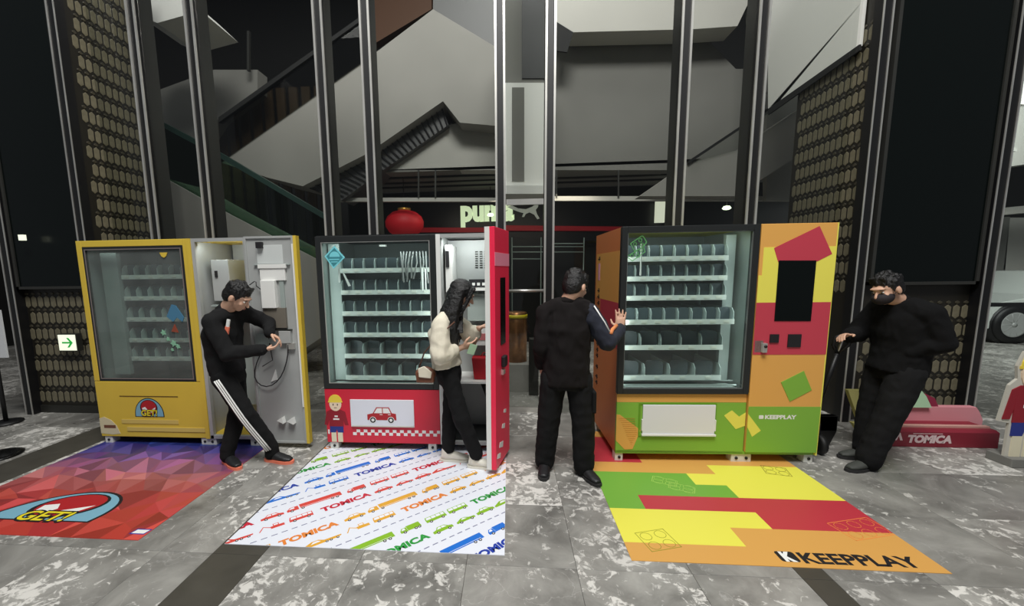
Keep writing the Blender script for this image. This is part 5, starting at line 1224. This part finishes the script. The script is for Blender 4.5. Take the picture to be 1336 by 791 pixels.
finish(hh, 'hair', M_hair, R, 0.007, 2, 0.004, 40, 3)
# slip of paper in her hand, bag on her hip
o = MB().box((-0.03, -0.001, -0.045), (0.03, 0.001, 0.045)).build('paper_slip', mat('mint_paper', rgb(190, 225, 185), 0.7)); o.location = (-0.295, 3.19, 0.985); o.rotation_euler = (0.3, 0.3, 0.3); tag(o, 'small pale green slip held by the woman in the cream top', 'paper')
hb = empty('shoulder_bag', (-0.665, 3.13, 0.72)); tag(hb, 'small brown bag with a cream pouch on the hip of the woman', 'bag')
q = MB(); q.ell((0, 0, 0.075), (0.085, 0.035, 0.065)); q.box((-0.07, -0.03, 0.01), (0.07, 0.03, 0.1)); q2 = finish(q, 'bag_body', mat('brown_leather', rgb(120, 72, 50), 0.45, noise_amt=0.4, nscale=14), None, 0.007, 3); q2.parent = hb
MB().prism([(-0.045, 0.06), (0.05, 0.05), (0.06, 0.10), (0.0, 0.15), (-0.05, 0.13)], -0.045, -0.03).build('cream_pouch', M_cream, hb, bevel=0.006)
MB().tube(smooth([(-0.05, 0, 0.13), (-0.02, -0.06, 0.25), (0.12, -0.115, 0.40), (0.25, -0.05, 0.50)], 1), 0.006, 6).build('strap', mat('strap_brown', rgb(90, 56, 40), 0.5), hb)

# --- man seen from behind, pushing the orange machine
R, P_, M3, J = person(dict(base=(0.42, 3.12, 0), label='man in a dark jacket seen from behind, one palm pressed on the orange machine', seed=4,
    face_dir=(0.62, 0.66, -0.38), body_dir=(0.1, 1, 0), head_up=(0.2, 0.3, 0.9), hsc=1.0, girth=1.02,
    J=dict(head=(0.50, 3.13, 1.475), neck=(0.445, 3.12, 1.37), chest=(0.44, 3.12, 1.16), waist=(0.44, 3.12, 0.98), pelvis=(0.44, 3.12, 0.80),
           shL=(0.285, 3.14, 1.285), shR=(0.595, 3.10, 1.285), elL=(0.245, 3.10, 1.03), wrL=(0.255, 3.24, 0.85), elR=(0.725, 3.05, 1.065), wrR=(0.865, 3.245, 1.135),
           hipL=(0.345, 3.13, 0.77), hipR=(0.535, 3.12, 0.77), knL=(0.31, 3.14, 0.44), knR=(0.57, 3.10, 0.44), anL=(0.285, 3.17, 0.11), anR=(0.58, 3.09, 0.11)),
    handL=((0.1, 0.3, -0.9), (0.9, 0, 0), (0, 1, 0), 0.3), handR=((0.06, 0.12, 1), (0, 1, -0.1), (-1, 0, 0), 0.02, 0.10),
    toeL=(-0.15, -1.0), toeR=(0.35, -0.75), trousers=M_clothk, top=mat('dark_brown_black_cloth', rgb(20, 16, 16), 0.9, bump=0.25, bscale=250, spec=0.25), topname='jacket', sleeve_mat=M_navy, shoe=M_shoek, sole=M_dksole, leg=(0.100, 0.088, 0.080), tail=-0.07, arm=(0.074, 0.064, 0.050), hem=0.075))
hair_short(P_, M3, R, seed=9, shag=0.01)
g_ = MB().tube([P_(0.079, 0.085, 0.006), P_(0.082, 0.0, 0.012)], 0.0025, 6)
for k in (-1, 1): outline(g_, [], 0.001, 0, 0); g_.lathe([(0.022, -0.0015), (0.0245, -0.0015), (0.0245, 0.0015), (0.022, 0.0015)], (0, 0, 0), 14, 'y') if False else None
gl = MB()
for k in (-1, 1):
    gl.tube([P_(0.032*k+0.022*cos(2*pi*i/14), 0.098, 0.004+0.017*sin(2*pi*i/14)) for i in range(15)], 0.0022, 5); gl.tube([P_(0.054*k, 0.098, 0.008), P_(0.080*k, 0.0, 0.010)], 0.0022, 5)
gl.tube([P_(-0.010, 0.099, 0.006), P_(0.010, 0.099, 0.006)], 0.0022, 5)
par_fix(gl.build('glasses', M_ink), R)
sp = MB()
pp = [J['shR']+Vector((0.025, -0.062, 0.055)), J['shR'].lerp(J['elR'], 0.35)+Vector((0.062, -0.055, 0.0)), J['shR'].lerp(J['elR'], 0.75)+Vector((0.060, -0.045, 0.012)), J['elR']+Vector((0.0, -0.055, 0.062)), J['elR'].lerp(J['wrR'], 0.5)+Vector((-0.03, -0.045, 0.058)), J['elR'].lerp(J['wrR'], 0.92)+Vector((-0.03, -0.04, 0.042))]
sp.mat(0).tube(smooth(pp, 1)[:3], 0.006, 6); sp.mat(1).tube(smooth(pp, 1)[2:], 0.015, 6)
par_fix(sp.build('sleeve_stripe', [M_bwhite, mat('stripe_orange', rgb(226, 140, 84), 0.7)]), R)
wh = MB(); nk = J['neck']; hd_ = (J['head']-nk).normalized(); loft(wh, [(nk+hd_*0.02, Vector((1, 0, 0)), Vector((0, 1, 0)), 0.064, 0.062), (nk+hd_*0.05, Vector((1, 0, 0)), Vector((0, 1, 0)), 0.062, 0.060)]); par_fix(wh.build('shirt_collar', M_bwhite), R)
# cargo pocket on the right thigh
q = MB().box((0.0, -0.07, 0.0), (0.03, 0.07, 0.17)).build('cargo_pocket', M_clothk, bevel=0.01); par_fix(q, R); q.location = (0.625, 3.10, 0.52)

# --- masked man in black with the pallet jack
R, P_, M3, J = person(dict(base=(3.0, 3.42, 0), label='man all in black with a dark face mask, steering a pallet jack at the right', seed=6,
    face_dir=(-0.88, -0.22, -0.36), body_dir=(-1, 0, 0), head_up=(-0.3, 0, 0.95), hsc=1.02, girth=1.08, mouth=False,
    J=dict(head=(2.905, 3.40, 1.42), neck=(3.02, 3.42, 1.32), chest=(3.06, 3.42, 1.13), waist=(3.08, 3.42, 0.96), pelvis=(3.06, 3.42, 0.80),
           shL=(3.10, 3.25, 1.235), shR=(3.02, 3.58, 1.25), elL=(3.165, 3.20, 1.04), wrL=(3.03, 3.29, 0.945), elR=(2.90, 3.62, 1.04), wrR=(2.755, 3.50, 1.035),
           hipL=(3.05, 3.32, 0.77), hipR=(3.05, 3.52, 0.77), knL=(2.94, 3.30, 0.44), knR=(3.00, 3.52, 0.44), anL=(2.835, 3.30, 0.11), anR=(2.965, 3.50, 0.11)),
    handL=((-0.3, 0.9, -0.3), (0.1, 0, -1), (1, 0, 0), 0.5), handR=((-0.9, -0.25, 0.15), (0, -0.5, -0.8), (0, -0.8, 0.3), 0.7),
    toeL=(-1, -0.25), toeR=(-1, 0.0), trousers=M_clothk, top=mat('matte_black_cloth', rgb(13, 13, 14), 0.92, bump=0.3, bscale=200, spec=0.2), topname='jacket', shoe=mat('grey_shoe', rgb(60, 62, 58), 0.7), sole=M_dksole, leg=(0.105, 0.094, 0.085), tail=-0.03, arm=(0.082, 0.072, 0.055), loose=1.06, hem=0.08))
hair_short(P_, M3, R, seed=12)
mk = MB(); mk.ell(P_(0, 0.050, -0.045), (0.069, 0.072, 0.056), M3); finish(mk, 'face_mask', mat('mask_black', rgb(36, 30, 34), 0.8), R, 0.006, 1)
gl = MB()
for k in (-1, 1): gl.tube([P_(0.055*k, 0.06, -0.045), P_(0.08*k, -0.01, -0.005)], 0.002, 5)
par_fix(gl.build('mask_loop', M_ink), R)

# pallet jack
pj = empty('pallet_jack', (2.61, 3.60, 0), -pi/2); tag(pj, 'black hand pallet jack between the orange machine and the masked man', 'pallet jack')
M_jack = mat('jack_black', rgb(26, 26, 27), 0.45, 0.3)
top = Vector((0.10, 0.10, 1.04)); bot = Vector((0.0, 0.0, 0.33))
axd = (top-bot).normalized()
MB().tube([bot, top-axd*0.15], 0.02, 10).build('shaft', M_jack, pj)
lp_ = [top-axd*0.15, top-axd*0.08+Vector((-0.02, -0.07, 0)), top+Vector((0, -0.075, 0)), top+axd*0.03, top+Vector((0, 0.075, 0)), top-axd*0.08+Vector((0.02, 0.07, 0)), top-axd*0.15]
MB().tube(smooth(lp_, 1), 0.014, 8).build('handle_loop', M_jack, pj)
MB().tube([top-axd*0.15, top-axd*0.02], 0.01, 6).build('control_lever', M_chrome, pj)
MB().lathe([(0.05, 0.10), (0.055, 0.12), (0.05, 0.30), (0.035, 0.34), (0.001, 0.35)], (0, 0, 0), 16).box((-0.09, -0.07, 0.14), (0.0, 0.07, 0.26)).build('hydraulic_pump', M_jack, pj, bevel=0.004)
for y in (-0.05, 0.05):
    MB().lathe([(0.001, -0.02), (0.06, -0.025), (0.085, -0.02), (0.085, 0.02), (0.06, 0.025), (0.001, 0.02)], (0.02, y, 0.085), 20, 'y').build('steer_wheel', mat('rubber_wheel', rgb(18, 18, 18), 0.6), pj)
MB().tube([(0.02, -0.08, 0.085), (0.02, 0.08, 0.085)], 0.012, 8).build('axle', M_chrome, pj)
MB().box((-0.13, -0.26, 0.16), (-0.08, 0.26, 0.30)).build('cross_head', M_jack, pj, bevel=0.006)
for y in (-0.26, 0.10):
    fk = MB(); fk.prism([(-0.08, 0.30), (-0.13, 0.30), (-0.16, 0.066), (-1.15, 0.066), (-1.18, 0.03), (-0.14, 0.016), (-0.08, 0.16)], y, y+0.16); fk.build('fork', M_jack, pj)

# ================================================================== promo stand and child cut-out on the right
M_pk = mat('stand_pink', rgb(214, 142, 150), 0.55); M_dr = mat('stand_dark_red', rgb(132, 34, 50), 0.5)
ps = empty('photo_stand', (3.78, 3.80, 0)); tag(ps, 'low pink and dark red promotional stand on the floor beyond the masked man', 'stand')
MB().prism([(-0.05, 0), (-0.05, 0.14), (-0.02, 0.155), (0.2, 0.155), (0.2, 0)], -0.47, 0.48, 'x').build('base_box', M_dr, ps, bevel=0.004)
wz = MB(); add_text(wz, 'TOMICA', 0.09, -0.26, 0.045, -0.05, 0.36, 0.006, 0.15, thick=0.002)
wz.box((-0.22, -0.0515, 0.122), (0.02, -0.05, 0.127)); wz.build('lettering', mat('lettering_pale', rgb(222, 196, 196), 0.5), ps)
wz = MB(); wz.prism([(-0.37, 0.06), (-0.345, 0.13), (-0.325, 0.13), (-0.30, 0.06), (-0.32, 0.06), (-0.335, 0.1), (-0.35, 0.06)], -0.052, -0.05); wz.build('emblem', MATS['lettering_pale'], ps)
MB().prism([(-0.32, 0.0), (0.60, 0.0), (0.60, 0.17), (0.56, 0.25), (0.53, 0.29), (-0.32, 0.29)], 0.2, 0.26).build('back_board', M_pk, ps, bevel=0.003)
MB().box((-0.46, 0.02, 0.155), (0.47, 0.06, 0.172)).build('cream_rim', mat('rim_cream', rgb(196, 150, 140), 0.6), ps)
MB().prism([(-0.10, 0.335)]+[(-0.10+0.17-0.17*cos(pi*k/10), 0.335+0.12*sin(pi*k/10)) for k in range(1, 10)]+[(0.24, 0.335)], 0.34, 0.37).build('magenta_arch', mat('arch_magenta', rgb(140, 36, 66), 0.5), ps) if False else None
MB().prism([(-0.36, 0.23), (-0.24, 0.50), (-0.02, 0.49), (0.06, 0.40), (0.12, 0.29), (-0.3, 0.29)], 0.17, 0.2).build('mint_panel', mat('panel_mint', rgb(176, 214, 176), 0.6), ps)
MB().prism([(-0.44, 0.156), (-0.33, 0.30), (-0.20, 0.30), (-0.14, 0.156)], 0.13, 0.165).build('lemon_panel', mat('panel_lemon', rgb(226, 222, 140), 0.6), ps)
MB().prism([(0.04, 0.38), (0.09, 0.41), (0.17, 0.37), (0.21, 0.29), (0.10, 0.29)], 0.205, 0.235).build('magenta_arch', mat('arch_magenta', rgb(140, 36, 66), 0.5), ps)
a0, a1 = at(1103, 508, 3.85), at(1121, 551, 3.85)
ls = MB().prism([(a0.x, a0.z), (a0.x+0.20, a0.z), (a0.x+0.20, 0.19), (a1.x-0.02, 0.19)], 3.82, 3.86).prism([(a1.x-0.08, 0.19), (a1.x+0.1, 0.19), (a1.x+0.14, 0.0), (a1.x+0.05, 0.0)], 3.82, 3.86)
o = ls.build('yellow_panel', mat('panel_yellow', rgb(230, 222, 140), 0.6)); par_fix(o, ps)
# child cut-out: a thick board with a white outline
cc = onfloor(1322, 606); cu = empty('cutout_figure', (4.055, 3.44, 0)); tag(cu, 'cut-out board of a child in yellow helmet and red shirt at right edge', 'cutout')
prt = {}
def pf3(k, pts, L):
    prt.setdefault(k, MB()).prism(pts, -0.006-0.0006*L, 0.0)
child(pf3, lambda x, z: (0.02+x*0.52, 0.07+z*0.86), True)
TT = lambda x, z: (0.02+x*0.52, 0.07+z*0.86)
brd = MB().prism([TT(*q) for q in [(-0.22, -0.02), (-0.22, 0.32), (-0.38, 0.34), (-0.3, 0.68), (-0.2, 0.74), (-0.23, 0.86), (-0.16, 0.99), (0, 1.03), (0.16, 0.99), (0.23, 0.86), (0.2, 0.74), (0.3, 0.68), (0.38, 0.34), (0.22, 0.32), (0.22, -0.02)]], 0.0, 0.02)
brd.build('board', mat('board_edge', rgb(196, 192, 180), 0.6), cu)
for k, mb_ in prt.items(): mb_.build(k+'_print' if k not in ('skin',) else 'face_print', CH[k], cu)
MB().box((-0.10, -0.06, 0.0), (0.16, 0.12, 0.07)).build('foot_block', M_wallmid, cu, bevel=0.004)
